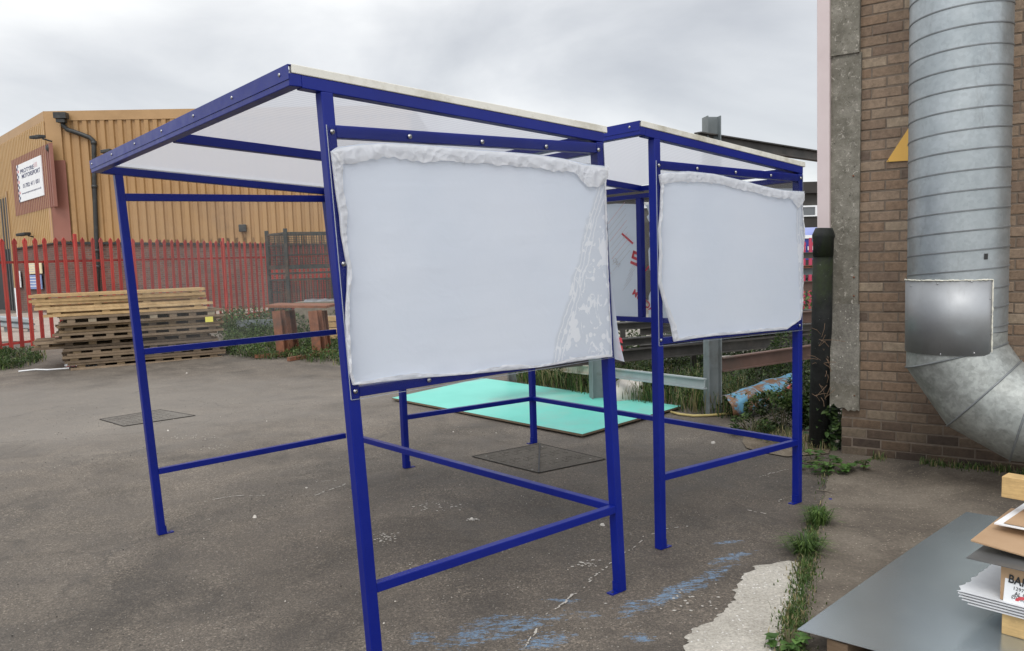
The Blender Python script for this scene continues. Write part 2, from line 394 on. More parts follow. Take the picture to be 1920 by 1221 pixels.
GALV_E = m_galv('weathered_galvanised', (.24, .25, .235), (.43, .45, .43), .48, .68, 9., .65, .4)
PLATE = m_galv('sheet_plate', (.31, .32, .33), (.38, .39, .40), .48, .58, 2., .7, False)
def m_sheet():
    t = NT('galvanised_flat_sheet'); v = t.geo()
    c = t.ramp(t.noise(v, 1.6, 4, .5), [(.3, (.45, .51, .54)), (.7, (.54, .60, .62))])
    t.col(c); t.set(Roughness=t.ramp(t.noise(v, 2, 3, .5), [(.3, .20), (.7, .28)]), Metallic=.8); return t.m
SHEETM = m_sheet()
def m_column():
    t = NT('lichen_concrete'); v = t.geo()
    c = t.ramp(t.noise(v, 6, 8, .75, .3), [(.3, (.11, .10, .078)), (.5, (.20, .185, .150)), (.72, (.31, .29, .245))])
    c = t.mix(t.ramp(t.noise(v, 24, 6, .8, .8), [(.57, 0.), (.63, .9)]), c, (.50, .46, .40))
    c = t.mix(t.ramp(t.noise(v, 40, 5, .7), [(.3, .8), (.42, 0.)]), c, (.04, .036, .03))
    t.col(c); t.set(Roughness=.95); t.bump(t.noise(v, 55, 6, .8), .8, .006); return t.m
COLM = m_column()
COLP = m_concrete('washed_concrete', (.10, .09, .075), (.27, .255, .22), (.40, .38, .34))
GREYS = worn('grey_painted_steel', (.17, .195, .20), (.23, .255, .26), .5, 5, .2, dirt=(.13, .13, .12))
LGREYS = worn('pale_grey_steel', (.27, .31, .32), (.34, .38, .38), .5, 3, .1, dirt=(.30, .22, .13))
DKS = worn('dark_mill_steel', (.045, .042, .038), (.085, .08, .072), .6, 4, .3, dirt=(.12, .10, .085))
BRNS = worn('brown_primer_steel', (.11, .062, .045), (.16, .09, .068), .65, 5, .1, dirt=(.10, .07, .055))
RUST = worn('rusty_steel', (.16, .062, .032), (.26, .105, .055), .85, 9, 0, .5, dirt=(.12, .07, .05))
STILL = worn('green_grey_paint', (.030, .036, .033), (.065, .065, .060), .65, 6, .1, dirt=(.12, .075, .05))
TEAL = worn('turquoise_laminate', (.15, .58, .48), (.18, .63, .53), .45, 2.2, bump=.05, dirt=(.26, .53, .45))
CHIP = worn('chipboard_edge', (.12, .085, .055), (.19, .14, .09), .9, 60)
CARD = worn('cardboard', (.36, .23, .13), (.42, .28, .165), .8, 6, bump=.2)
IRON = m_concrete('cast_iron_cover', (.066, .056, .045), (.092, .080, .065), (.125, .110, .090), .5)
IRON2 = m_concrete('dusty_iron_cover', (.11, .098, .083), (.145, .13, .112), (.18, .165, .143), .4)
YTAG = worn('yellow_tag', (.72, .66, .10), (.78, .72, .14), .5, 6, bump=0)
ORAN = worn('orange_yellow_sign', (.66, .36, .06), (.72, .42, .075), .4, 2, bump=0)

# ------------------------------------------------------------------ text
def text(s_, size, Mx, name, mat, parent, extr=.0005, spacing=1., squash=1., bold=0.):
    cu = bpy.data.curves.new('t', 'FONT'); cu.body = s_; cu.size = size; cu.extrude = extr; cu.space_character = spacing; cu.offset = bold
    ob = bpy.data.objects.new('t', cu); COL.objects.link(ob)
    dg = bpy.context.evaluated_depsgraph_get(); dg.update()
    me = bpy.data.meshes.new_from_object(ob.evaluated_get(dg)); bpy.data.objects.remove(ob); bpy.data.curves.remove(cu)
    off = WORLD_OF.get(parent.name, Vector())
    for v in me.vertices:
        p = Vector((v.co.x*squash, v.co.y, v.co.z)); v.co = (Mx @ p)-off
    me.materials.clear(); me.materials.append(mat)
    o = bpy.data.objects.new(name, me); COL.objects.link(o); o.parent = parent; WORLD_OF[o.name] = off
    return o
def frame(o, x, y):
    x = Vector(x).normalized(); y = Vector(y); y = (y-x*y.dot(x)).normalized(); z = x.cross(y)
    return Matrix(((x.x, y.x, z.x, o[0]), (x.y, y.y, z.y, o[1]), (x.z, y.z, z.z, o[2]), (0, 0, 0, 1)))

# ------------------------------------------------------------------ ground
def axis(lo, hi, flo, fhi, fine):
    a = list(np.arange(flo, fhi+1e-6, fine)); s_ = fine; x = fhi
    while x < hi: s_ *= 1.35; x = min(hi, x+s_); a.append(x)
    s_ = fine; x = flo
    while x > lo: s_ *= 1.35; x = max(lo, x-s_); a.insert(0, x)
    return a
def sheet(name, xs, ys, mat, lift=0., keep=None):
    mb = MB(); idx = {}; vs = []; fs = []
    for j, y in enumerate(ys):
        for i, x in enumerate(xs): vs.append((x, y, gz(x, y)+lift))
    n = len(xs)
    for j in range(len(ys)-1):
        for i in range(n-1): fs.append((j*n+i, j*n+i+1, (j+1)*n+i+1, (j+1)*n+i))
    mb.faces(vs, fs); return mb.build(name, mat, smooth=True)
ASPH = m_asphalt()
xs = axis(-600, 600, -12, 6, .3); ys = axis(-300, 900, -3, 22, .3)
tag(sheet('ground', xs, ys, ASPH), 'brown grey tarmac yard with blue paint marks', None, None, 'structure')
def polysheet(name, pts, mat, lift, nsub=0, rag=0., th=None):
    # triangulated fan-free sheet: strips between left and right boundary polylines given as paired lists
    L_, R_ = pts; mb = MB(); m = 14; vs = []; fs = []
    for a, b in zip(L_, R_):
        for i in range(m+1):
            p = Vector(a).lerp(Vector(b), i/m); vs.append((p.x, p.y, gz(p.x, p.y)+lift))
    for j in range(len(L_)-1):
        for i in range(m): fs.append((j*(m+1)+i, j*(m+1)+i+1, (j+1)*(m+1)+i+1, (j+1)*(m+1)+i))
    mb.faces(vs, fs); return mb.build(name, mat, smooth=True)
# concrete apron beside the brick building; its edge is the seam with grass growing in it
seam_px = [(1478, 1300), (1490, 1221), (1500, 1160), (1510, 1100), (1520, 1050), (1530, 1000), (1540, 950), (1550, 905), (1556, 868), (1560, 845)]
def dens(pl, k):
    out = []
    for a, b in zip(pl[:-1], pl[1:]):
        for i in range(k): out.append(Vector(a).lerp(Vector(b), i/k))
    out.append(Vector(pl[-1])); return out
seam = [gp(*p) for p in seam_px]
seam = [seam[0]+(seam[0]-seam[1]).normalized()*3.5]+seam+[Vector((2.6, 8.2, 0))]
seam = dens(seam, 8)
for i, p in enumerate(seam): p.x += .022*noise.noise(Vector((p.x*7, p.y*7, 3)))
right = [Vector((p.x+9, p.y, 0)) for p in seam]
tag(polysheet('concrete_slab', (seam, right), SLAB, .008), 'stained concrete apron along the brick building', None, None, 'structure')
# pale ragged cement patch
pl = [(1255, 1300), (1290, 1221), (1283, 1195), (1300, 1180), (1330, 1172), (1355, 1150), (1372, 1128), (1385, 1100), (1400, 1078), (1425, 1062), (1455, 1057), (1478, 1053)]
pr = [(1478, 1300), (1488, 1221), (1490, 1195), (1493, 1180), (1495, 1172), (1498, 1150), (1501, 1128), (1503, 1100), (1505, 1085), (1503, 1070), (1500, 1062), (1496, 1056)]
A = dens([gp(*p) for p in pl], 10); B = dens([gp(*p) for p in pr], 10)
A = [p+Vector((.040*noise.noise(Vector((p.y*18, 1, p.x*16)))+.028*noise.noise(Vector((p.y*55, 5, p.x*50))), 0, 0)) for p in A]
tag(polysheet('cement_patch', (A, B), PATCH, .006), 'pale ragged cement repair patch', None, None, 'structure')
# gravel track beyond the weeds
gv = MB()
Lg = [Vector((-2.6, y, 0)) for y in (14.2, 16, 20, 26)]; Rg = [Vector((16, y, 0)) for y in (12.4, 16, 20, 26)]
tag(polysheet('gravel_track', (Lg, Rg), GRAVEL, .012), 'pale gravel track behind the steel racks', None, None, 'structure')

# loose grit and chips lying on the tarmac
def stones():
    mb = MB()
    def st(p, r, c):
        mb.col = c; n = 6; vs = []; fs = []
        a0 = random.random()*6
        rr = [r*random.uniform(.6, 1.2) for _ in range(n)]
        for k in range(n): t = a0+k*2*math.pi/n; vs.append(p+Vector((math.cos(t)*rr[k], math.sin(t)*rr[k], -.002)))
        for k in range(n): t = a0+k*2*math.pi/n; vs.append(p+Vector((math.cos(t)*rr[k]*.55, math.sin(t)*rr[k]*.55, r*random.uniform(.4, .8))))
        for k in range(n): fs.append((k, (k+1) % n, n+(k+1) % n, n+k))
        fs.append(tuple(range(n, 2*n))); mb.faces(vs, fs)
    for _ in range(5200):
        x = random.uniform(-6, 4.5); y = 2.4+random.random()**1.6*9
        d = noise.noise(Vector((x*.9, y*.9, 0)))
        if d < random.uniform(-.5, .5): continue
        g = random.uniform(.07, .30) if random.random() < .93 else random.uniform(.4, .6)
        st(gpt(x, y, .004), random.uniform(.002, .0055), (g, g*.92, g*.8))
    for (px, py, r) in ((478, 970, .022), (1337, 831, .028), (575, 915, .012), (350, 700, .02), (850, 810, .01), (315, 808, .018), (1045, 862, .015),
                        (655, 835, .015), (1560, 975, .01), (1130, 985, .02), (885, 973, .014), (930, 812, .01), (500, 790, .01)):
        st(gp(px, py), r, (.62, .58, .52))
    return tag(mb.build('grit', m_vcol('grit', .9, 60, .8, 1.2, 0)), 'loose grit and pale chips scattered over the tarmac', 'grit', None, 'stuff')
stones()
# scratched white lines (broken chalky scrapes)
def scrapes():
    mb = MB(); mb.col = (.46, .43, .38)
    lines = [[(1020, 1160), (1060, 1130), (1110, 1085), (1175, 1035), (1225, 1002), (1250, 993), (1300, 986)],
             [(380, 942), (420, 934), (460, 929)], [(470, 931), (500, 930)], [(560, 910), (600, 904), (640, 900)], [(985, 1221), (1000, 1190), (1010, 1178)],
             [(1425, 895), (1445, 888), (1480, 880)], [(1455, 944), (1475, 934)], [(1400, 957), (1440, 965)], [(585, 932), (650, 908)]]
    for ln in lines:
        P = [gp(*p) for p in ln]
        for a, b in zip(P[:-1], P[1:]):
            n = max(3, int((b-a).length/.022)); d = (b-a).normalized(); sd = Vector((-d.y, d.x, 0))
            for i in range(n):
                if random.random() < .42: continue
                c = a.lerp(b, i/n)+sd*random.gauss(0, .006); w = random.uniform(.002, .007); l = random.uniform(.006, .02)
                q = [c-d*l+sd*w*random.uniform(-1, 0), c-sd*w, c+d*l-sd*w*random.random(), c+d*l*.8+sd*w, c+sd*w*random.uniform(.5, 1.3), c-d*l*.7+sd*w]
                mb.face([gpt(v.x, v.y, .0045) for v in q])
    for (px, py, r, n) in ((885, 975, .05, 26), (1105, 1058, .1, 30), (720, 1010, .14, 40), (820, 950, .2, 30), (1385, 820, .12, 0), (360, 820, .25, 40), (400, 840, .2, 25), (790, 1060, .2, 25), (1300, 1130, .25, 30)):
        c = gp(px, py)
        for _ in range(n):
            x = c.x+random.gauss(0, r*.5); y = c.y+random.gauss(0, r*.3); s_ = random.uniform(.003, .010)
            k = random.randint(4, 6); a0 = random.random()*6
            mb.face([gpt(x+math.cos(a0+t*6.283/k)*s_*random.uniform(.5, 1.6), y+math.sin(a0+t*6.283/k)*s_, .0045) for t in range(k)])
    return tag(mb.build('scrape_marks', m_vcol('chalky', .9, 60, .8, 1.2, 0)), 'broken white scrape lines on the tarmac', None, None, 'structure')
scrapes()

# ------------------------------------------------------------------ shelters
SH = [(np.array([[0.7798, -0.6435, -0.0362], [0.6257, 0.7657, -0.0204], [0.0201, -0.0073, 0.9993]]), np.array([-0.6034, 3.203, -0.0152])),
      (np.array([[0.784, -0.6365, -0.0056], [0.6208, 0.7715, -0.0044], [-0.0105, 0.0, 1.0]]), np.array([0.8545, 4.72, 0.0]))]
D, L, ZA, SL, OH, ZL, ZM, ZT, BH, RH, P = 1.4998, 2.8885, 2.4233, .0769, .1237, .4676, 1.2457, 2.3028, .047, .040, .05
def on_plane(s, px, py, v0):
    M, o = SH[s]; Mi = np.linalg.inv(M); C = Mi @ (np.array([0, 0, CH])-o); r = Mi @ ray(px, py)
    k = (v0-C[1])/r[1]; q = C+r*k; return q[0], q[2]
def resample(pl, n):
    P_ = [Vector((a, b)) for a, b in pl]; ds = [0]
    for a, b in zip(P_[:-1], P_[1:]): ds.append(ds[-1]+(b-a).length)
    out = []
    for i in range(n+1):
        t = ds[-1]*i/n; k = 0
        while k < len(ds)-2 and ds[k+1] < t: k += 1
        f = (t-ds[k])/max(1e-9, ds[k+1]-ds[k]); out.append(P_[k].lerp(P_[k+1], min(1, max(0, f))))
    return out
def film(s, parent, M, top, bot, lef, rig, mat, v0=-.006, seed=0, name='protective_film', label=None, folds=True, amp=1.):
    nx, ny = 46, 34
    T, Bq, Lq, Rq = resample(top, nx), resample(bot, nx), resample(lef, ny), resample(rig, ny)
    mb = MB(M); vs = []; uv = []
    for j in range(ny+1):
        t = j/ny
        for i in range(nx+1):
            q = i/nx
            p = (1-t)*T[i]+t*Bq[i]+(1-q)*Lq[j]+q*Rq[j]-((1-q)*(1-t)*T[0]+q*(1-t)*T[nx]+(1-q)*t*Bq[0]+q*t*Bq[nx])
            e = min(q, 1-q)*1.4; e2 = min(t, 1-t)
            ed = math.exp(-min(e, e2)/.045)
            lift = .003+ed*amp*(.003+.006*noise.noise(Vector((p.x*9, p.y*9, seed))))+.0025*noise.noise(Vector((p.x*2.5, p.y*2.5, seed+9)))
            mb.col = (1, 1, 1); vs.append((p.x, v0-max(.001, lift), p.y)); uv.append((p.x, p.y))
    fs = [(j*(nx+1)+i, (j+1)*(nx+1)+i, (j+1)*(nx+1)+i+1, j*(nx+1)+i+1) for j in range(ny) for i in range(nx)]
    mb.faces(vs, fs); mb.uv = uv
    o = mb.build(name, mat, parent, smooth=True, label=label)
    def ribbon(edge, inward, width, lift, sd, wav=.5, crease=7):
        # a strip of film turned back over itself along one edge
        m = 120; E = resample(edge, m); k = 6; rb = MB(M); v_ = []; u_ = []
        for i in range(m+1):
            w = width(i/m)*(1+.7*wav*noise.noise(Vector((i/m*crease, sd, 0)))+.30*wav*(abs(noise.noise(Vector((i/m*crease*3, sd, 2))))*2-.4))
            tx = E[min(i+1, m)]-E[max(i-1, 0)]; tx.normalize(); nn = Vector((-tx.y, tx.x)); 
            if nn.dot(Vector(inward)) < 0: nn = -nn
            for j in range(k+1):
                a = j/k; hgt = math.sin(min(1, a*1.9)*math.pi*.5)
                rip = (.009*abs(noise.noise(Vector((i/m*crease*1.8+a*.8, a*1.2, sd+5))))+.006*abs(noise.noise(Vector((i/m*crease*5-a*1.5, a*2, sd)))))*a-.003
                p = E[i]+nn*(w*a)-nn*.004*math.sin(a*math.pi)
                v_.append((p.x, v0-.008-lift*hgt*(1-.35*a)-max(-.004, rip)*1.3-(.003 if j else -.004), p.y)); u_.append((p.x, p.y))
        rb.faces(v_, [(i*(k+1)+j, (i+1)*(k+1)+j, (i+1)*(k+1)+j+1, i*(k+1)+j+1) for i in range(m) for j in range(k)]); rb.uv = u_
        return rb.build('folded_edge', FOLD, o, smooth=True)
    if folds:
        ribbon(top, (0, -1), folds[0], .007, seed+1, .40, 9)
        ribbon(lef, (1, 0), folds[1], .004, seed+2, .8, 6)
        ribbon(bot, (0, 1), folds[2], .004, seed+3, .6, 6)
        ribbon(rig, (-1, 0), folds[3], .004, seed+4, .8, 6)
    return o
def m_fold():
    t = NT('film_fold'); v = t.geo()
    t.col(t.ramp(t.noise(v, 9, 4, .6), [(.3, (.80, .80, .81)), (.7, (.85, .85, .86))])); t.set(Roughness=.42)
    nv = t.n('ShaderNodeTexNoise'); nv.inputs['Scale'].default_value = 9; t.l(v, nv.inputs['Vector']); va_ = t.n('ShaderNodeVectorMath', _operation='MULTIPLY_ADD'); va_.inputs[1].default_value = (.12, .12, .12); t.l(nv.outputs['Color'], va_.inputs[0]); t.l(v, va_.inputs[2])
    vc_ = t.n('ShaderNodeTexVoronoi'); vc_.inputs['Scale'].default_value = 26; t.l(va_.outputs[0], vc_.inputs['Vector'])
    t.bump(t.math('ADD', vc_.outputs['Distance'], t.math('MULTIPLY', t.noise(v, 22, 4, .6, .8), .5)), .55, .012)
    tr = t.n('ShaderNodeBsdfTranslucent'); tr.inputs[0].default_value = (.86, .87, .89, 1); mx = t.n('ShaderNodeMixShader'); mx.inputs[0].default_value = .5
    t.l(t.b.outputs[0], mx.inputs[1]); t.l(tr.outputs[0], mx.inputs[2]); t.l(mx.outputs[0], t.out.inputs[0]); return t.m
FOLD = m_fold()

EDGE = worn('polished_acrylic_edge', (.35, .38, .45), (.45, .48, .55), .2, 9, bump=0)
def shelter(s, label):
    Mn, o = SH[s]
    M = Matrix([list(Mn[i])+[o[i]] for i in range(3)]+[[0, 0, 0, 1]])
    root = thing('smoking_shelter', Vector(o), label, 'shelter', 'blue framed canopy shelters')
    zb = lambda u: ZA-SL*u
    def gl(u, v):   # local z of the ground below
        w = M @ Vector((u, v, 0)); return gz(w.x, w.y)-w.z
    def post(u0, v0, tabdir, top, rake=0.):
        mb = MB(M); zz = gl(u0+.025, v0+.025)
        k = rake
        mb.faces([(u0+k,v0,zz+.001),(u0+P+k,v0,zz+.001),(u0+P+k,v0+P,zz+.001),(u0+k,v0+P,zz+.001),(u0,v0,top),(u0+P,v0,top),(u0+P,v0+P,top),(u0,v0+P,top)],
                 [(0,3,2,1),(4,5,6,7),(0,1,5,4),(1,2,6,5),(2,3,7,6),(3,0,4,7)]); u0 = u0+k; pt = mb.build('post', BLUE, root, bevel=.004)
        fp = MB(M)
        a, b = (u0+P+.0005, u0+P+.0065) if tabdir > 0 else (u0-.0065, u0-.0005)
        fp.box(a, b, v0+.004, v0+.046, zz, zz+.058)
        a2, b2 = (u0+P+.0065, u0+P+.052) if tabdir > 0 else (u0-.052, u0-.0065)
        fp.box(a2, b2, v0+.004, v0+.046, zz, zz+.007)
        f = fp.build('foot_plate', BLUE, pt)
        h = MB(M); cc = (a2+b2)/2; h.tube([(cc, v0+.025, zz+.0072), (cc, v0+.025, zz+.009)], .007, 10); h.build('bolt_hole', BLACK, pt)
    post(0, 0, 1, zb(0)); post(D-P, 0, -1, zb(D)-.0); post(0, L-P, 1, zb(0)); post(D-P, L-P, -1, zb(D), .075 if s == 0 else 0.)
    def rail(a, b, w=RH, h=RH, name='rail'):
        mb = MB(M); mb.box(a[0], b[0], a[1], b[1], a[2], b[2]); return mb.build(name, BLUE, root, bevel=.003)
    e = .001
    for v in (e, L-P+e):
        rail((P, v, ZL-RH), (D-P, v+RH, ZL)); rail((P, v, ZM), (D-P, v+RH, ZM+RH)); rail((P, v, ZT-RH-.008), (D-P, v+RH, ZT))
    ub = D-P+e
    rail((ub, P, ZL-RH), (ub+RH, L-P, ZL)); rail((ub, P, ZM), (ub+RH, L-P, ZM+RH)); 
    rail((ub, P, ZT-RH-.008), (ub+RH, L-P, ZT-.012))
    rail((ub, L/2-.025, ZM+RH), (ub+P-.002, L/2+.025, ZT-RH-.008), name='mullion')
    # sloping roof beams
    def beam(v0, w=P, name='roof_beam', drop=0.):
        mb = MB(M); u0, u1 = -OH+P, D
        if name == 'roof_beam_': pass
        mb.faces([(u0,v0,zb(u0)-drop),(u1,v0,zb(u1)-drop),(u1,v0+w,zb(u1)-drop),(u0,v0+w,zb(u0)-drop),
                  (u0,v0,zb(u0)+BH),(u1,v0,zb(u1)+BH),(u1,v0+w,zb(u1)+BH),(u0,v0+w,zb(u0)+BH)],
                 [(0,3,2,1),(4,5,6,7),(0,1,5,4),(1,2,6,5),(2,3,7,6),(3,0,4,7)])
        return mb.build('roof_beam', BLUE, root, bevel=.003)
    beam(0.); beam(L/2-.025); beam(L-P)
    mb = MB(M); z0 = zb(-OH); mb.box(-OH, -OH+P, 0, L, z0, z0+BH-.001); mb.build('front_beam', BLUE, root, bevel=.003)
    mb = MB(M); z1 = zb(D); mb.box(D-P+.002, D-.002, P, L/2-.025, z1+.004, z1+BH-.003); mb.box(D-P+.002, D-.002, L/2+.025, L-P, z1+.004, z1+BH-.003); mb.build('back_beam', BLUE, root)
    # roof sheet
    mb = MB(M); n = 40; vs = []; uv = []
    for j in range(n+1):
        v = .004+(L-.008)*j/n
        for u in (-OH+.002, D*.5, D+.02): vs.append((u, v, zb(u)+BH+.012)); uv.append((u, v))
    mb.faces(vs, [(j*3+i, j*3+i+1, (j+1)*3+i+1, (j+1)*3+i) for j in range(n) for i in range(2)]); mb.uv = uv
    mb.build('roof_sheet', POLY, root)
    # cream closing strip on the near and far edges
    for v0 in (-.003, L-.017):
        mb = MB(M); u0, u1 = -OH+.012, D+.024
        lo, hi = BH+.001, BH+.034
        mb.faces([(u0,v0,zb(u0)+lo),(u1,v0,zb(u1)+lo),(u1,v0+.02,zb(u1)+lo),(u0,v0+.02,zb(u0)+lo),
                  (u0,v0,zb(u0)+hi),(u1,v0,zb(u1)+hi),(u1,v0+.02,zb(u1)+hi),(u0,v0+.02,zb(u0)+hi)],
                 [(0,3,2,1),(4,5,6,7),(0,1,5,4),(1,2,6,5),(2,3,7,6),(3,0,4,7)])
        mb.build('edge_strip', CREAM, root, bevel=.003)
    # front capping with screws
    mb = MB(M); mb.box(-OH-.003, -OH-.0005, -.004, L+.004, z0+BH*.50, z0+BH+.030); mb.box(-OH-.0005, -OH+.012, -.003, L+.003, z0+BH+.026, z0+BH+.030)
    cap = mb.build('capping', BLUE, root, bevel=.001)
    for k in range(7):
        mb = MB(M); v = .07+k*(L-.12)/6; mb.dome((-OH-.003, v, z0+BH+.004), (-1, 0, 0), .0075, .005); mb.build('screw', STEEL, cap, smooth=True)
    # end panels of clear acrylic on the outside of the frame
    def panel(v0, v1):
        mb = MB(M); vv = v0 if v0 < 0 else v1; mb.face([(.008, vv, ZM-.006), (D-.008, vv, ZM-.006), (D-.008, vv, ZT-.002), (.008, vv, ZT-.002)]); pn = mb.build('side_panel', CLEAR, root)
        mb = MB(M); mb.box(.007, .009, v0, v1, ZM-.006, ZT-.002); mb.box(D-.009, D-.007, v0, v1, ZM-.006, ZT-.002); mb.box(.009, D-.009, v0, v1, ZM-.0075, ZM-.006); mb.build('panel_edge', EDGE, pn); return pn
    near = panel(-.0045, -.0005); far = panel(L+.0005, L+.0045)
    bolts = {0: [(624,247),(769,256),(905,266),(1025,275),(1123,281),(645,495),(667,734),(805,713)],
             1: [(1236,310),(1308,316),(1380,323),(1446,329),(1502,334),(1240,638),(1500,610)]}[s]
    for (px, py) in bolts:
        u, z = on_plane(s, px, py, -.006); mb = MB(M); mb.tube([(u, -.0046, z), (u, -.0062, z)], .0095, 14); mb.dome((u, -.006, z), (0, -1, 0), .0078, .005); mb.build('bolt', STEEL, near, smooth=True)
        mb = MB(M); mb.tube([(u, -.0117, z), (u, -.0124, z)], .0028, 6); mb.build('bolt_socket', BLACK, near) if s == 0 else None
    for k in range(5):
        mb = MB(M); mb.dome((.03+k*(D-.06)/4, L+.005, ZT-.02), (0, 1, 0), .009, .006); mb.build('bolt', STEEL, far, smooth=True)
    # protective film, peeled back along its edges
    o2 = lambda pts: [on_plane(s, x, y, -.012) for x, y in pts]
    if s == 0:
        top = o2([(621,284),(632,276),(680,269),(730,268),(780,271),(880,279),(1000,289),(1060,298),(1095,307),(1138,312)])
        bot = o2([(662,722),(720,716),(800,708),(900,700),(1000,690),(1060,681),(1100,675),(1146,669)])
        lef = o2([(621,284),(624,310),(630,360),(637,405),(640,440),(648,485),(652,500),(651,540),(648,590),(650,640),(656,700),(662,722)])
        rig = o2([(1138,312),(1134,345),(1136,420),(1138,480),(1141,560),(1145,630),(1146,669)])
        ua, za = on_plane(s, 1122, 330, -.01); ub2, zb2 = on_plane(s, 1035, 668, -.01)
        fm = m_film('film_near', ((ua, za), (ub2, zb2)))
        folds = (lambda t: .062 if t < .86 else .062+.05*math.sin((t-.86)/.14*math.pi), lambda t: .040*(1-t)**3+.010, lambda t: .010+.014*math.sin(t*9)**2, lambda t: .006)
    else:
        top = o2([(1236,328),(1248,323),(1290,321),(1340,326),(1390,338),(1440,351),(1470,357),(1507,359)])
        bot = o2([(1264,641),(1300,635),(1340,630),(1390,626),(1440,621),(1475,618),(1500,600)])
        lef = o2([(1236,328),(1240,350),(1238,400),(1235,430),(1237,475),(1235,530),(1245,570),(1258,610),(1264,641)])
        rig = o2([(1507,359),(1503,385),(1508,430),(1507,450),(1505,475),(1505,530),(1504,575),(1500,600)])
        ua, za = on_plane(s, 1490, 365, -.01); ub2, zb2 = on_plane(s, 1500, 600, -.01)
        fm = m_film('film_far', ((ua, za), (ub2, zb2)))
        folds = (lambda t: .060 if t < .9 else .06+.04*math.sin((t-.9)/.1*math.pi), lambda t: .012+.03*t**3, lambda t: .020, lambda t: .010)
    film(s, near, M, top, bot, lef, rig, fm, seed=s*20, folds=folds, label='milky white film peeled and curled back along its edges')
    # back panels (outer side), each with printed film
    MBk = M @ Matrix(((0, 1, 0, D+.0045), (1, 0, 0, 0), (0, 0, 1, 0), (0, 0, 0, 1)))   # local: x along v, y = outward offset, z up
    Mneg = M @ Matrix(((0, -1, 0, D+.0045), (1, 0, 0, 0), (0, 0, 1, 0), (0, 0, 0, 1)))
    for a, b in ((.008, L/2-.003), (L/2+.003, L-.008)):
        mb = MB(M); mb.face([(D+.0045, a, ZM-.006), (D+.0045, b, ZM-.006), (D+.0045, b, ZT-.02), (D+.0045, a, ZT-.02)]); bp_ = mb.build('back_panel', CLEAR, root)
        t_ = [(a+.03, ZT-.09), (a+.3, ZT-.065), ((a+b)/2, ZT-.06), (b-.3, ZT-.07), (b-.02, ZT-.10)]
        bo = [(a+.01, ZM+.015), ((a+b)/2, ZM+.02), (b-.03, ZM+.03)]
        if s == 1 and a < .1:  # torn edge beside the mullion
            r_ = [(b-.02, ZT-.10), (b-.06, ZT-.17), (b-.03, ZT-.2), (b-.07, ZT-.26), (b-.05, ZT-.35), (b-.09, ZT-.42), (b-.04, ZT-.46), (b-.05, ZM+.45), (b-.09, ZM+.3), (b-.04, ZM+.22), (b-.03, ZM+.03)]
        else: r_ = [(b-.02, ZT-.10), (b-.03, (ZT+ZM)/2), (b-.03, ZM+.03)]
        l_ = [(a+.03, ZT-.09), (a+.01, (ZT+ZM)/2), (a+.01, ZM+.015)]
        if s == 0 and a < .1:
            l_ = [(a+.03, ZT-.09), (a+.02, (ZT+ZM)/2), (-.022, ZM+.08), (-.048, ZM-.03)]; bo = [(-.048, ZM-.03), (.2, ZM+.01), (b-.03, ZM+.03)]
        fo = film(s, bp_, Mneg, t_, bo, l_, r_, m_film('film_back', None, True), seed=40+s, folds=None, amp=.5, label='milky film printed with red and grey marks')
        # printing on the film, read here from behind
        def ptxt(st, size, v, z, ang, mat, bold=0.):
            X = (Mneg.to_3x3() @ Vector((math.cos(ang), 0, math.sin(ang)))); Y = (Mneg.to_3x3() @ Vector((-math.sin(ang), 0, math.cos(ang))))
            oo = M @ Vector((D-.0012, v, z))
            text(st, size, frame(oo, X, Y), 'film_print', mat, fo, .0004, 1.0, 1., bold)
        def pstroke(v0_, z0_, v1_, z1_, w, mat):
            q = MB(M); dx, dz = v1_-v0_, z1_-z0_; l = math.hypot(dx, dz); nx_, nz_ = -dz/l*w/2, dx/l*w/2; u = D-.0012
            q.face([(u, v0_-nx_, z0_-nz_), (u, v1_-nx_, z1_-nz_), (u, v1_+nx_, z1_+nz_), (u, v0_+nx_, z0_+nz_)]); q.build('film_print', mat, fo)
        def unp(px, py):
            Mi = np.linalg.inv(Mn); C = Mi @ (np.array([0, 0, CH])-o); r = Mi @ ray(px, py); k = (D-C[0])/r[0]; q = C+r*k; return q[1], q[2]
        if s == 1 and a > .1:
            v1_, z1_ = unp(1166, 438); v2_, z2_ = unp(1187, 457)
            pstroke(v1_, z1_, v2_, z2_, .018, RED_INK)
            va, za_ = unp(1187, 472)
            # block logo built of bars, tilted
            def lb(x0, y0, x1, y1, w=.024):
                ca, sa = math.cos(-.35), math.sin(-.35)
                f = lambda x, y: (va-(x*ca-y*sa)*1., za_+(x*sa+y*ca))
                (a1, b1), (a2, b2) = f(x0, y0), f(x1, y1); pstroke(a1, b1, a2, b2, w, RED_INK)
            lb(0, -.0, .09, -.0); lb(.011, .012, .011, -.05); lb(0, -.045, .09, -.045); lb(.079, -.03, .079, -.10); lb(0, -.09, .09, -.09)
            va, za_ = unp(1141, 523); ptxt('DEC', .085, va, za_, -.72 if 0 else .7, PINK_INK, .002)
            vb, zb_ = unp(1160, 502); ptxt('NG', .06, vb, zb_, .7, GREY_INK)
            vc, zc = unp(1174, 549); ptxt('VACUUM', .075, vc-.32, zc-.19, math.pi+.62-math.pi, RED_INK, .002)
            for k in range(9):
                q0, q1 = unp(1140+k*1.2, 420+k*11); pstroke(q0, q1, q0-.20, q1+.17, .004, PINK_INK if k % 3 == 0 else GREY_INK)
            for k in range(5):
                q0, q1 = unp(1168+k*3, 545-k*9); pstroke(q0, q1, q0-.10, q1+.10, .004, GREY_INK)
        elif s == 1:
            q0, q1 = unp(1210, 508); q2, q3 = unp(1217, 499); pstroke(q0, q1, q2, q3, .014, RED_INK)
        elif a < .1:
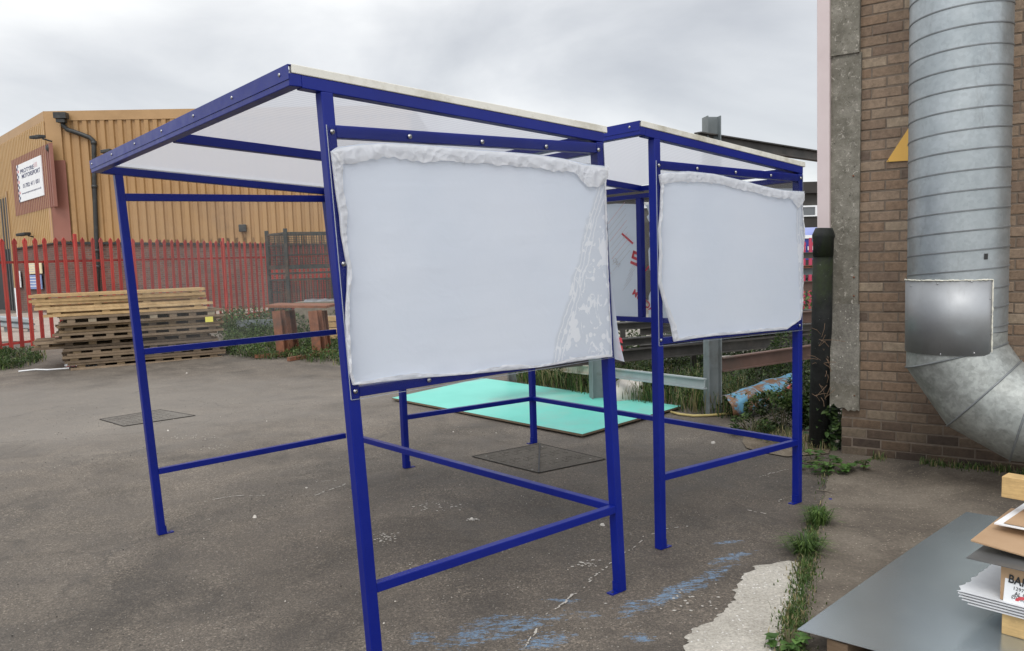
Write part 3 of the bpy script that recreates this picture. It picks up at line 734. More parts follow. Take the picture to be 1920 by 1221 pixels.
            for k, (zz, w) in enumerate(((ZM-.0, .05), (ZM-.04, .04), (ZM+.04, .05))):
                q = MB(M); q.face([(D+.024, -.012, zz+.03), (D+.024, -.036, zz+.022), (D+.024, -.030, zz+.03+w*.4), (D+.024, -.01, zz+.03+w*.45)]); q.build('film_print', RED_INK, fo)
    return root
shelter(0, 'nearest blue steel canopy shelter, white filmed end panel facing the camera')
shelter(1, 'blue steel canopy shelter standing behind, between the first one and the brick wall')

# ------------------------------------------------------------------ foliage helpers
def leafblade(mb, p, d, up, ln, wd, col, fold=.25):
    d = d.normalized(); sd = d.cross(up)
    if sd.length < .05: sd = Vector((1, 0, 0))
    sd.normalize(); n = sd.cross(d); mb.col = col
    vs = [p, p+d*ln*.30+sd*wd*.46+n*fold*wd, p+d*ln*.68+sd*wd*.40+n*fold*wd*.7, p+d*ln-n*ln*.12, p+d*ln*.68-sd*wd*.40+n*fold*wd*.7, p+d*ln*.30-sd*wd*.46+n*fold*wd, p+d*ln*.45]
    mb.faces(vs, [(0, 1, 6), (1, 2, 6), (2, 3, 6), (3, 4, 6), (4, 5, 6), (5, 0, 6)])
def rndv(): 
    while True:
        v = Vector((random.uniform(-1, 1), random.uniform(-1, 1), random.uniform(-1, 1)))
        if .05 < v.length < 1: return v
GREENS = [(.045, .085, .022), (.065, .115, .030), (.10, .155, .040), (.030, .058, .018), (.12, .16, .06)]
def bush(c, rx, ry, h, n, ls, name='leaf_clump', dark=1., sparse=.5, seed=0):
    mb = MB(); 
    for _ in range(n):
        v = rndv(); r = v.length; v = v/r*(.35+.65*r**.5)
        x = c.x+v.x*rx; y = c.y+v.y*ry; z = c.z+h*.5+v.z*h*.5
        if z < c.z: z = c.z+random.random()*.08
        dn = noise.noise(Vector((x*3.3, y*3.3, z*3.3+seed)))
        if dn < -.12+sparse*.3*random.random(): continue
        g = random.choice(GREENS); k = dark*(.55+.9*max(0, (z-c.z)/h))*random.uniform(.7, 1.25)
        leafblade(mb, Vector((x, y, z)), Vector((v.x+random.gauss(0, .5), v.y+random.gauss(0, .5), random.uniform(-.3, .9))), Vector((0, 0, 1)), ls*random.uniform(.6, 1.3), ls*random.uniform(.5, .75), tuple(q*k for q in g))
    return mb
def stems(c, rx, ry, h, n, r=.006):
    mb = MB()
    for _ in range(n):
        a = Vector((c.x+random.gauss(0, rx*.25), c.y+random.gauss(0, ry*.25), c.z)); e = Vector((c.x+random.gauss(0, rx*.6), c.y+random.gauss(0, ry*.6), c.z+h*random.uniform(.6, .95)))
        m = a.lerp(e, .5)+Vector((random.gauss(0, .05), random.gauss(0, .05), .05)); mb.tube([a, m, e], r, 5, rs=[r, r*.8, r*.4])
    return mb
STEM = worn('green_brown_stem', (.07, .075, .03), (.11, .09, .05), .7, 20)
def plant(name, c, rx, ry, h, n, ls, label, cat, group=None, dark=1., sparse=.5, seed=0, ns=8):
    t = thing(name, c, label, cat, group)
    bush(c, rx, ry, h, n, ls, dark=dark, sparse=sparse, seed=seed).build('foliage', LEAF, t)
    stems(c, rx, ry, h, ns).build('stem', STEM, t); return t
def grass(pts, label, name='grass', hmin=.08, hmax=.2, dry=.2, wid=.004, cat='grass'):
    mb = MB()
    for (x, y, s_) in pts:
        z = gz(x, y); h = random.uniform(hmin, hmax)*s_; a = random.random()*6.283; lean = random.uniform(.1, .8)*h
        dx, dy = math.cos(a), math.sin(a); w = wid*random.uniform(.7, 1.4)
        g = random.choice(GREENS[:3]); k = random.uniform(.7, 1.4); mb.col = tuple(q*k for q in g) if random.random() > dry else (.26*k, .22*k, .11*k)
        px, py = -dy*w, dx*w
        b = Vector((x, y, z)); m = b+Vector((dx*lean*.35, dy*lean*.35, h*.6)); tp = b+Vector((dx*lean, dy*lean, h*(1-.25*lean/h)))
        q = Vector((px, py, 0))
        mb.faces([b-q, b+q, m+q*.8, m-q*.8, tp], [(0, 1, 2, 3), (3, 2, 4)])
    return tag(mb.build(name, LEAF), label, cat, None, 'stuff')
def scatter(poly_px, n, s_=1., edge=None):
    P_ = [gp(*p) for p in poly_px]; out = []
    x0, x1 = min(p.x for p in P_), max(p.x for p in P_); y0, y1 = min(p.y for p in P_), max(p.y for p in P_)
    def ins(x, y):
        c = False; j = len(P_)-1
        for i in range(len(P_)):
            a, b = P_[i], P_[j]
            if (a.y > y) != (b.y > y) and x < (b.x-a.x)*(y-a.y)/(b.y-a.y)+a.x: c = not c
            j = i
        return c
    k = 0
    while len(out) < n and k < n*40:
        k += 1; x = random.uniform(x0, x1); y = random.uniform(y0, y1)
        if ins(x, y) and noise.noise(Vector((x*2.5, y*2.5, 4))) > random.uniform(-.6, .3): out.append((x, y, s_))
    return out

# grass in the seam
pts = []
for i in range(len(seam)-1):
    p = seam[i]
    if p.y > 6.6 or p.y < 1.5: continue
    den = .5+.9*noise.noise(Vector((p.y*1.3, 7, 0)))
    if p.y < 4.62: den = .75+.9*noise.noise(Vector((p.y*2.6, 3, 0)))
    elif p.y < 5.2: den = .35
    else: den *= .12
    for _ in range(int(150*max(0, den))):
        q = seam[i].lerp(seam[i+1], random.random()); w = .034 if p.y < 4.4 else .025
        pts.append((q.x-.02+random.gauss(0, w), q.y+random.gauss(0, .03), random.uniform(.35, .9)))
grass(pts, 'narrow strip of short green grass growing in the joint between tarmac and concrete', hmin=.025, hmax=.065, dry=.2, wid=.003)
for k, (px, py, r, h, lb) in enumerate(((1535, 985, .09, .16, 'bright green grass tuft in the slab joint, farther of two'), (1510, 1038, .12, .14, 'wide spiky grass tuft in the slab joint beside the cement patch'))):
    c = gp(px, py); t = thing('grass_tuft', c, lb, 'grass tuft', 'grass tufts in the slab joint'); mb = MB()
    for _ in range(260):
        a = random.random()*6.283; rr = abs(random.gauss(0, .03)); b = c+Vector((math.cos(a)*rr, math.sin(a)*rr, 0)); hh = h*random.uniform(.4, 1); o_ = r*random.uniform(.4, 1.5)
        w = Vector((-math.sin(a), math.cos(a), 0))*.0028; g = random.choice(GREENS[:3]); kk = random.uniform(.7, 1.5)*(1.0 if k else 1.3); mb.col = tuple(q*kk for q in g)
        m = b+Vector((math.cos(a)*o_*.4, math.sin(a)*o_*.4, hh*.75)); e = b+Vector((math.cos(a)*o_, math.sin(a)*o_, hh*.7))
        mb.faces([b-w, b+w, m+w, m-w, e], [(0, 1, 2, 3), (3, 2, 4)])
    mb.build('blades', LEAF, t)

# broad leaved low plants
def lowplant(px, py, r, n, label, ls=.07, group='low leafy weeds by the slab joint', h=.12):
    c = gp(px, py); t = thing('leafy_weed', c, label, 'weed', group); mb = MB()
    for _ in range(n):
        a = random.random()*6.283; rr = r*random.random()**.6; b = c+Vector((math.cos(a)*rr, math.sin(a)*rr*.8, h*random.uniform(.15, 1)*(1-.4*rr/r)))
        g = random.choice([(.085, .17, .04), (.12, .22, .055), (.06, .12, .03), (.05, .09, .025)]); k = random.uniform(.75, 1.3)
        for s3 in (-.9, 0, .9):
            an = a+s3+random.gauss(0, .15); leafblade(mb, b, Vector((math.cos(an), math.sin(an), random.uniform(.0, .35))), Vector((0, 0, 1)), ls*random.uniform(.8, 1.1), ls*.75, tuple(q*k for q in g), .12)
    mb.build('leaves', LEAF, t)
    sm = MB()
    for _ in range(8):
        a = random.random()*6.283; sm.tube([c, c+Vector((math.cos(a)*r*.4, math.sin(a)*r*.4, h*.7)), c+Vector((math.cos(a)*r*.8, math.sin(a)*r*.7, h*.6))], .003, 5)
    sm.build('stem', STEM, t)
lowplant(1550, 884, .20, 34, 'bright green bramble seedling spreading where tarmac meets concrete')
lowplant(1620, 882, .055, 6, 'tiny bright sprig on the concrete, right of the bramble seedling', .055)
lowplant(1480, 1218, .07, 8, 'small dark green leafy sprout in the joint by the cement patch', .06)
lowplant(1525, 868, .12, 12, 'dull green leaves tucked against the foot of the far shelter post', .06)
lowplant(1672, 852, .10, 9, 'dark dandelion-like leaves at the foot of the brick wall', .09)

# ------------------------------------------------------------------ brick building on the right
WD = Vector((.806, -.592, 0)).normalized(); WN = Vector((-WD.y, WD.x, 0))*-1     # along wall to the right ; outward (towards camera)
W0 = Vector((2.966, 7.014, 0)) - WD*.10
if WN.y > 0: WN = -WN
def wallpt(px, py, off=0.):
    r = Vector(ray(px, py)); C = Vector((0, 0, CH)); Q = W0+WN*off; k = (Q-C).dot(WN)/r.dot(WN); return C+r*k
def wt(px, py=500, off=0.): return (wallpt(px, py, off)-W0).dot(WD)
T0 = wt(1577, 790)
TC = wt(1613, 400)
bb = thing('brick_building', W0, 'brown brick wall of the building at the right, behind the metal duct', 'building')
mb = MB(); row = .0845; rows = 56
tones = [(.240, .172, .120), (.265, .192, .136), (.218, .155, .110), (.280, .206, .146), (.205, .146, .106), (.244, .168, .114)]
for j in range(rows):
    z = -.02+j*row; off = (j % 2)*.118
    k = -1
    while True:
        a = T0-.02-off+k*.236+(0 if 1 else 0); b = a+.226; k += 1
        if a > T0+4.6: break
        if b < T0+.03: continue
        a = max(a, T0+random.uniform(0, .01))
        if b-a < .04: continue
        r_ = random.random(); c = random.choice(tones)
        if r_ < .05: c = (.32, .25, .18)
        elif r_ < .10: c = (.28, .21, .15)
        elif r_ < .15: c = (.15, .11, .085)
        mb.col = c; dz = random.gauss(0, .0014); th = random.uniform(-.003, .003); j1 = random.gauss(0, .002)
        zz0, zz1 = z+dz, z+row-.012+dz; y0 = -.02; y1 = .002+th; ch = .004
        def q(t, y, zv): return W0+WD*t+WN*y+Vector((0, 0, zv))
        vs = [q(a, y0, zz0), q(b, y0, zz0), q(b, y0, zz1), q(a, y0, zz1), q(a+ch, y1, zz0+ch), q(b-ch, y1, zz0+ch+j1*.3), q(b-ch, y1, zz1-ch+j1*.3), q(a+ch, y1, zz1-ch)]
        m1 = y1-.004
        vs += [q(a, m1, zz0), q(b, m1, zz0), q(b, m1, zz1), q(a, m1, zz1)]
        mb.faces(vs, [(4, 7, 6, 5), (0, 8, 9, 1), (1, 9, 10, 2), (2, 10, 11, 3), (3, 11, 8, 0), (8, 4, 5, 9), (9, 5, 6, 10), (10, 6, 7, 11), (11, 7, 4, 8)])
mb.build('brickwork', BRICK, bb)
mb = MB(); mb.obox(W0+WD*(T0+.006)-WN*.30, WD*4.7, WN*.297, Vector((0, 0, 4.72))); mb.build('mortar_core', MORTAR, bb)
# foundation course
# concrete cover strips at the corner
def strip(px0, px1, ytop, ybot, off, th, mat, rag=0., name='cover_strip', top_z=None, label=None):
    a = wt(px0, (max(ytop, 0)+ybot)/2, off); b = wt(px1, (max(ytop, 0)+ybot)/2, off)
    z0 = wallpt((px0+px1)/2, ybot, off).z; z1 = top_z if top_z else wallpt((px0+px1)/2, ytop, off).z
    m = MB(); n = 14; vs = []; fs = []
    for k in range(n+1):
        t = a+(b-a)*k/n; zr = z0+rag*noise.noise(Vector((t*25, 3, off)))+rag*.8*(k/n-.5)*-1
        for y in (off, off+th):
            vs.append(W0+WD*t+WN*y+Vector((0, 0, zr))); vs.append(W0+WD*t+WN*y+Vector((0, 0, z1)))
    for k in range(n):
        c = k*4; d = c+4
        fs += [(c+2, d+2, d+3, c+3), (c, c+1, d+1, d), (c, d, d+2, c+2), (c+1, c+3, d+3, d+1)]
    fs += [(0, 2, 3, 1), (n*4, n*4+1, n*4+3, n*4+2)]
    m.faces(vs, fs); return m.build(name, mat, bb, label=label)
strip(1558, 1613, 640, 765, .008, .030, COLM, .05, label='lower strip of lichen spotted concrete ending in a broken edge')
strip(1557, 1613, 104, 641, .008, .030, COLM, 0., label='tall grey lichen spotted concrete strip')
strip(1559, 1611, 570, 720, .0385, .0015, COLP, .03, label='paler washed area of the concrete strip')
strip(1553, 1614, -300, 104, .012, .045, COLM, .004, top_z=4.7, label='upper darker overlapping concrete strip')
for (px, py) in ((1601, 520), (1601, 555), (1602, 742), (1600, 330), (1599, 20)):
    m = MB(); p = wallpt(px, py, .040); m.dome(p, WN, .008, .008); m.build('rusty_nail', RUST, bb)
# warning sign, partly behind the duct
p1 = wallpt(1662, 304, .012); p2 = wallpt(1703, 301.5, .012); dx = (p2-p1).normalized(); sd = .46
tri = thing('warning_sign', p1, 'plain yellow triangular sign on the brick wall, half hidden by the duct', 'sign')
m = MB(); a_, b_, c_ = p1, p1+dx*sd, p1+dx*sd/2+Vector((0, 0, sd*.80)); th = WN*.003
m.faces([a_, b_, c_, a_+th, b_+th, c_+th], [(0, 2, 1), (3, 4, 5), (0, 1, 4, 3), (1, 2, 5, 4), (2, 0, 3, 5)]); m.build('plate', ORAN, tri, bevel=.001)
m = MB(); m.dome(p1+dx*.014+Vector((0, 0, .008))+th, WN, .004, .003, 8); m.build('screw', BLACK, tri)

# pale downpipe above, black pipe below, at the corner
dp = at(1546, 428, 7.12)
pp = thing('white_downpipe', Vector((dp.x, dp.y, gz(dp.x, dp.y))), 'pale pinkish square downpipe running up the corner of the brick building', 'downpipe')
PINKW = worn('pinkish_white_paint', (.60, .50, .49), (.66, .56, .55), .55, 3, bump=.05)
m = MB(); a_ = at(1546.5, 436, 7.14); b_ = at(1545, -60, 7.14); b_.z = 4.8; m.bar(a_, b_, .105, .09, up=WN); m.build('pipe', PINKW, pp, bevel=.006)
bp = thing('black_pipe', gp(1533, 838), 'thick black soil pipe with green algae under the pale downpipe', 'pipe')
def m_soil():
    t = NT('algae_black_pipe'); v = t.geo(); sx = t.n('ShaderNodeSeparateXYZ'); t.l(v, sx.inputs[0])
    c = t.ramp(t.noise(v, 7, 7, .7), [(.3, (.010, .011, .011)), (.75, (.035, .037, .036))])
    g = t.math('MULTIPLY', t.ramp(t.noise(v, 5, 6, .7, .4, (1, 1, .4)), [(.42, 0.), (.6, 1.)]), t.ramp(t.math('DIVIDE', sx.outputs[2], 4.), [(.30, 0.), (.36, 1.), (.46, 1.), (.49, 0.)]))
    c = t.mix(t.math('MULTIPLY', g, .7), c, (.030, .044, .014)); c = t.mix(t.ramp(t.noise(v, 45, 4, .7), [(.68, 0.), (.72, .8)]), c, (.35, .35, .33))
    t.col(c); t.set(Roughness=.72); t.b.inputs['Specular IOR Level'].default_value = .25; t.bump(t.noise(v, 30, 5, .7), .5, .008); return t.m
SOIL = m_soil()
lo = gp(1536, 838); hi = at(1543.5, 470, 6.98)
m = MB(); m.tube([lo-Vector((0, 0, .05)), lo.lerp(hi, .5), hi], .088, 22, rs=[.092, .088, .080]); m.build('pipe', SOIL, bp, smooth=True)
m = MB(); s0 = at(1543.5, 480, 6.98); s1 = at(1544, 445, 6.98); s2 = at(1545, 428, 6.98); m.tube([s0, s0.lerp(s1, .9), s1, s1.lerp(s2, .25), s2], .1, 22, rs=[.083, .084, .092, .092, .070]); m.build('socket', SOIL, bp, smooth=True)

# ------------------------------------------------------------------ ventilation duct
DY = 5.95; DR = .326
dc_hi = at(1802, 0, DY); dc_lo = at(1793, 600, DY); dx_, dy_ = dc_lo.x, dc_lo.y
du = thing('ventilation_duct', Vector((dx_, dy_, 0)), 'large galvanised spiral ventilation duct bending right in front of the brick wall', 'duct')
zend = at(1793, 619, DY).z; RB = .60
lean = Vector((dc_hi.x-dc_lo.x, 0, dc_hi.z-dc_lo.z)).normalized()
base = Vector((dx_, dy_, zend))
def axis_pt(z): return base+lean*((z-zend)/lean.z)
m = MB(); m.tube([axis_pt(zend+.002), axis_pt(zend+1), axis_pt(4.9)], DR, 72, cap=False); m.build('spiral_pipe', GALV, du, smooth=True)
SEAMD = m_galv('dull_lock_seam', (.15, .16, .165), (.24, .255, .26), .4, .55, 6., .5, False)
# helical lock seam
m = MB(); pitch = .137; path = []; th0 = 2.2; n = 56
turns = int((4.7-zend)/pitch)+1
Dd = Vector((dx_, dy_, 0)).normalized()
vs = []; fs = []
for i in range(turns*n+1):
    a = th0+i*2*math.pi/n; z = zend-.02+i*pitch/n
    c = axis_pt(z); rd = Vector((math.cos(a), math.sin(a), 0))
    for (dr, dz) in ((-.002, -.007), (.005, -.004), (.005, .004), (-.002, .007)): vs.append(c+rd*(DR+dr)+Vector((0, 0, dz)))
for i in range(turns*n):
    b = i*4
    for k in range(3): fs.append((b+k, b+4+k, b+5+k, b+1+k))
m.faces(vs, fs); m.build('spiral_seam', SEAMD, du, smooth=False)
# five-piece elbow bending along the wall
bd = (WD*1.0).normalized(); ctr = base+bd*RB
m = MB(); HALF = {R(17): R(17), R(48): R(14), R(76): R(14)}; angs = [0, R(17), R(48), R(76), R(90)]; rings = []; side = Vector((0, 0, 1)).cross(bd)
def ringpts(al, nn=64):
    # mitre ring at bend angle al, lying in the plane through the bend centre
    out = []
    rad_dir = -bd*math.cos(al)-Vector((0, 0, 1))*math.sin(al)   # from centre to axis
    for k in range(nn):
        t = 2*math.pi*k/nn; out.append(ctr+rad_dir*(RB_eff(al)+DR*sc_(al)*math.cos(t))+side*DR*math.sin(t))
    return out
def sc_(al): return 1/math.cos(HALF.get(al, 0.))
def RB_eff(al): return RB/math.cos(HALF.get(al, 0.))
rings = [ringpts(a) for a in angs]
rings.append([p+bd*1.6 for p in rings[-1]])
nn = 64
for i in range(len(rings)-1):
    m.faces(rings[i]+rings[i+1], [(k, (k+1) % nn, nn+(k+1) % nn, nn+k) for k in range(nn)])
el = m.build('elbow', GALV_E, du, smooth=True)
for i in range(1, 4):
    m = MB(); rr = rings[i]; c = sum(rr, Vector())/nn; m.tube([c+(p-c)*1.006 for p in rr]+[c+(rr[0]-c)*1.006], .007, 6, cap=False); m.build('gore_seam', SEAMD, el, smooth=True)
# riveted repair plate wrapped around the duct
def ang_at(px, py):    # angle on the duct surface under a pixel
    r = Vector(ray(px, py)); C = Vector((0, 0, CH)); best = None
    a2 = r.x**2+r.y**2; cx_, cy_ = dx_, dy_; b2 = -(2*(r.x*cx_+r.y*cy_)); c2 = cx_**2+cy_**2-DR**2; ds = b2*b2-4*a2*c2
    k = (-b2-math.sqrt(max(0, ds)))/(2*a2); p = C+r*k; return math.atan2(p.y-cy_, p.x-cx_), p.z
a0, zt_ = ang_at(1706, 533); a1, _ = ang_at(1861, 522); _, zb_ = ang_at(1780, 667)
if a1 < a0: a1 += 2*math.pi
a0 -= .35
zt_ = ang_at(1780, 527)[1]
m = MB(); vs = []; n = 40
for i in range(n+1):
    a = a0+(a1-a0)*i/n; rd = Vector((math.cos(a), math.sin(a), 0)); bow = .012 if i < n else .006
    for z in (zb_, zt_): vs.append(axis_pt(z)+rd*(DR+bow))
m.faces(vs, [(2*i, 2*i+2, 2*i+3, 2*i+1) for i in range(n)]); pl_ = m.build('repair_plate', PLATE, du, smooth=True, solid=.002)
SEAL = worn('cream_sealant', (.62, .60, .50), (.72, .70, .60), .6, 20)
m = MB(); path = [axis_pt(zt_+.004+random.gauss(0, .0015))+Vector((math.cos(a0+(a1-a0)*i/70), math.sin(a0+(a1-a0)*i/70), 0))*(DR+.012) for i in range(71)]
path += [axis_pt(zt_-(zt_-zb_)*i/40)+Vector((math.cos(a1+.008+random.gauss(0, .0015)), math.sin(a1+.008), 0))*(DR+.008) for i in range(1, 41)]
m.tube(path, .005, 6, rs=[random.uniform(.003, .0075) for _ in path]); m.build('sealant', SEAL, pl_, smooth=True)
m = MB()
for (px, py) in ((1712, 536), (1760, 532), (1822, 528), (1855, 560), (1857, 590), (1856, 625), (1764, 664), (1825, 662), (1703, 600)):
    a, z = ang_at(px, py); rd = Vector((math.cos(a), math.sin(a), 0)); m.dome(axis_pt(z)+rd*(DR+.012), rd, .006, .004, 8)
m.build('rivets', STEEL, pl_)
a, z = ang_at(1850, 481); rd = Vector((math.cos(a), math.sin(a), 0)); tg = Vector((-rd.y, rd.x, 0))
m = MB(); c = axis_pt(z)+rd*(DR+.003); m.obox(c-tg*.012-Vector((0, 0, .02)), tg*.024, rd*.002, Vector((0, 0, .04))); m.build('test_hole', BLACK, du)

# ------------------------------------------------------------------ metal sheets and stack at the lower right
zs = .13
def atz(px, py, z): r = ray(px, py); k = (z-CH)/r[2]; return Vector((r[0]*k, r[1]*k, z))
c1 = atz(1495, 1180, zs); c2 = atz(1812, 960, zs); dd = (c2-c1); e1 = atz(1640, 1219, zs)-c1; e1.normalize()
c3 = c2+e1*1.6; c4 = c1+e1*1.6
sheet_o = thing('metal_sheet', c1, 'large flat galvanised steel sheet lying low over the concrete', 'metal sheet')
m = MB(); nx = 24; vs = []; 
for i in range(nx+1):
    for j in range(nx+1):
        p = c1.lerp(c2, i/nx).lerp(c4.lerp(c3, i/nx), j/nx); p = p+Vector((0, 0, .010*math.sin(i/nx*3.1)*math.cos(j/nx*2.2))); vs.append(p)
m.faces(vs, [(i*(nx+1)+j, i*(nx+1)+j+1, (i+1)*(nx+1)+j+1, (i+1)*(nx+1)+j) for i in range(nx) for j in range(nx)])
m.build('plate', SHEETM, sheet_o, smooth=True)
m = MB()
for (ra_, rb_) in (([vs[i*(nx+1)] for i in range(nx+1)], 1), ([vs[j] for j in range(nx+1)], 0)):
    for p, q in zip(ra_[:-1], ra_[1:]): dn_ = Vector((0, 0, -.003)); m.face([p, q, q+dn_, p+dn_])
m.build('sheet_edge', PLATE, sheet_o)
nd = Vector((dd.x, dd.y, 0)).normalized()
# bearers under the sheet
WL = (.42, .29, .14)
def timber(name, a, b, w, h, label, cat='timber', col=WL, group=None, bev=.003):
    o = None; m = MB(); m.col = col; c = (Vector(a)+Vector(b))/2; m.sub = c; m.bar(a, b, w, h); o = m.build(name, WOOD, bevel=bev); o.location = c; return tag(o, label, cat, group)
timber('timber_bearer', c1+e1*.16+nd*.02+Vector((0, 0, -.068)), c1+e1*.16+nd*1.7+Vector((0, 0, -.068)), .09, .10, 'weathered timber under the near corner of the steel sheet', col=(.16, .11, .07))
timber('timber_bearer', c1+e1*1.1+nd*.1+Vector((0, 0, -.068)), c1+e1*1.1+nd*1.9+Vector((0, 0, -.068)), .09, .10, 'weathered timber hidden under the right side of the steel sheet', col=(.15, .11, .07))
m = MB(); q0 = gp(1590, 1235, .03); m.obox(q0, e1*.5, -nd*.25, Vector((0, 0, .012))); tag(m.build('slate_offcut', worn('grey_offcut', (.16, .16, .17), (.22, .22, .23), .5, 6)), 'grey flat offcut poking out below the steel sheet', 'offcut')
# stack standing on the sheet
sb = atz(1877, 1188, zs+.004)          # near left bottom corner of lower bearer
sY = sb.y
zp = sb.z+.12
e2 = atz(1875, 1131, zp)-atz(1794, 1110, zp); e2.normalize(); f2 = atz(1868, 1058, zp)-atz(1797, 1112, zp); f2.normalize()
def zat(py, px=1877): return at(px, py, sY).z
def slab(name, a, ex, ey, h, mat, label, cat, bevel=.002, group=None, wob=0., col=None, out=None):
    m = MB(); m.sub = Vector(a)
    if col: m.col = col
    n = 12; vs = []
    for k in range(2):
        for i in range(n+1):
            for j in range(n+1):
                p = Vector(a)+Vector(ex)*(i/n)+Vector(ey)*(j/n); p.z += wob*(out(i/n, j/n) if out else noise.noise(p*2.)); p.z += h*k
                vs.append(p)
    N = (n+1)*(n+1); fs = []
    for i in range(n):
        for j in range(n):
            q = i*(n+1)+j; fs += [(q, q+1, q+n+2, q+n+1), (N+q, N+q+n+1, N+q+n+2, N+q+1)]
    for i in range(n):
        q = i*(n+1); fs += [(q, q+n+1, N+q+n+1, N+q)]; q2 = q+n; fs += [(q2, N+q2, N+q2+n+1, q2+n+1)]
        fs += [(i, N+i, N+i+1, i+1)]; b_ = n*(n+1)+i; fs += [(b_, b_+1, N+b_+1, N+b_)]
    m.faces(vs, fs); o = m.build(name, mat, smooth=False); o.location = Vector(a); return tag(o, label, cat, group)
hb = zat(1148)-sb.z
def beareru(z0, h, label):
    a = Vector((sb.x, sb.y, z0+h/2))+f2*.045; return timber('timber_bearer', a, a+e2*1.2, .09, h, label, col=(.50, .34, .155), group='square timber bearers in the sheet stack', bev=.004)
beareru(sb.z, hb, 'lower pale square timber bearer, below the printed label, resting on the steel sheet')
# second lower bearer behind
a = Vector((sb.x, sb.y, sb.z+hb/2))+f2*.75; timber('timber_bearer', a, a+e2*1.2, .09, hb, 'rear lower timber bearer under the wrapped sheets', col=(.48, .33, .155), group='square timber bearers in the sheet stack')
zc = sb.z+hb
# wrapped aluminium sheets, fanned
pk = thing('wrapped_sheets', Vector((sb.x, sb.y, zc)), 'pile of thin white wrapped aluminium sheets with torn paper edge', 'sheet pile')
lft = atz(1796, 1111, zc+.045)
shift = (lft.x-sb.x)
for k in range(7):
    m = MB(); z = zc+.004+k*.0062; a = Vector((lft.x, lft.y, z))+e2*(.008*(k % 3)+(.04 if k < 2 else 0))+f2*.012*(k % 2); m.obox(a, e2*1.5, f2*.62, Vector((0, 0, .004))); m.build('wrapped_sheet', WHITE if k % 2 else worn('paper_grey', (.55, .55, .56), (.62, .62, .63), .5, 5, bump=0), pk)
zc2 = zc+.05
# torn paper on top
m = MB(); vs = []; n = 30
for i in range(n+1):
    y = i/n; a = Vector((lft.x, lft.y, zc2+.002))+e2*(-.006+.022*noise.noise(Vector((y*14, 0, 0))))+f2*.60*y; vs += [a, a+e2*.3+Vector((0, 0, .004*noise.noise(Vector((y*8, 2, 0)))))]
m.faces(vs, [(2*i, 2*i+1, 2*i+3, 2*i+2) for i in range(n)]); m.build('torn_paper', worn('white_paper', (.66, .68, .70), (.76, .78, .80), .5, 9), pk)
# block behind the label: cardboard wrapped pack
z_l1 = zat(1062); 
slab('cardboard_pack', Vector((sb.x-.004, sb.y+.008, zc2+.004)), e2*1.2, f2*.5, z_l1-zc2-.004, CARD, 'cardboard wrapped pack behind the printed label', 'pack')
lbq = thing('pack_label', Vector((sb.x, sb.y-.002, zc2)), 'white printed label marked with a red ring on the cardboard pack', 'label')
o_ = Vector((sb.x-.002, sb.y-.004, zat(1146))); up_ = Vector((0, 0, 1)); e2l = (e2+Vector((0, 0, -.10))).normalized()
hl = zat(1066)-o_.z
m = MB(); m.obox(o_, e2l*.26, Vector((0, -.0008, 0)), Vector((.012, 0, hl))); m.build('paper', WHITE, lbq)
FL = lambda dx, dz: frame(o_+e2l*dx+Vector((.006, -.0022, dz)), e2l, Vector((0, 0, 1)))
lu = hl/80.
text('BARRI', lu*21, FL(lu*5, lu*58), 'label_text', BLACK, lbq, .0003, 1.02, .82, .0012)
text('12979', lu*9, FL(lu*13, lu*47), 'label_text', BLACK, lbq, .0002, 1., 1.)
text('AL SHEET', lu*10.5, FL(lu*16, lu*37), 'label_text', BLACK, lbq, .0003, 1., .85, .0003)
text('@2000mm', lu*10.5, FL(lu*11, lu*30), 'label_text', BLACK, lbq, .0003, 1., .85, .0003)
text('30/05/18', lu*13.5, FL(lu*5, lu*11), 'label_text', BLACK, lbq, .0003, 1., .85, .0005)
m = MB(); cc = o_+e2l*lu*33+Vector((.006, -.0028, lu*23)); n = 30
ri, ro = lu*11, lu*16.5; vs = []
for k in range(n+1):
    t = .5+k/n*5.6; d_ = e2l*math.cos(t)+up_*math.sin(t)*1.0; vs += [cc+d_*ri*(1+.05*math.sin(3*t)), cc+d_*ro]
m.faces(vs, [(2*i, 2*i+2, 2*i+3, 2*i+1) for i in range(n)]); m.build('red_ring', RED_INK, lbq)
# dark thin sheet, then bent cardboard sheet, then boards, then upper bearer
z_d = zat(1050)
dl = atz(1811, 1047, z_l1+.012)
m = MB(); m.sub = dl; m.obox(dl, e2*1.3, f2*.6, Vector((0, 0, .003))); o = m.build('thin_sheet', worn('dark_grey_sheet', (.12, .12, .12), (.17, .17, .165), .35, 4, .4)); o.location = dl
tag(o, 'thin dark grey sheet sticking out under the bent cardboard', 'metal sheet')
cl = atz(1820, 1015, z_l1+.055)
slab('cardboard_sheet', cl, e2*1.2, f2*.52, .006, CARD, 'bent brown cardboard sheet with a drooping front edge', 'cardboard', wob=.05, out=lambda a, b: -2.2*a*(1-a*.5)*(1-b)**2+.5*b)
bl = atz(1864, 983, z_l1+.10)
slab('white_edged_board', bl, e2*1.1, f2*.55, .006, WHITE, 'white edged board under the brown paper near the top of the stack', 'board')
slab('brown_paper', bl+e2*.035+f2*.012+Vector((0, 0, .009)), e2*1.0, f2*.50, .003, CARD, 'brown paper sheet lying on the white edged board', 'paper')
zu0 = zat(931); zu1 = zat(889)
ub_ = at(1877, 932, bl.y+.16); zu1 = ub_.z+.098; zu0 = ub_.z; a = Vector((ub_.x, ub_.y, ub_.z+(zu1-zu0)/2))+f2*.045
timber('timber_bearer', a, a+e2*1.2, .09, zu1-zu0, 'upper pale square timber bearer on top of the sheet stack', col=(.50, .34, .155), group='square timber bearers in the sheet stack')
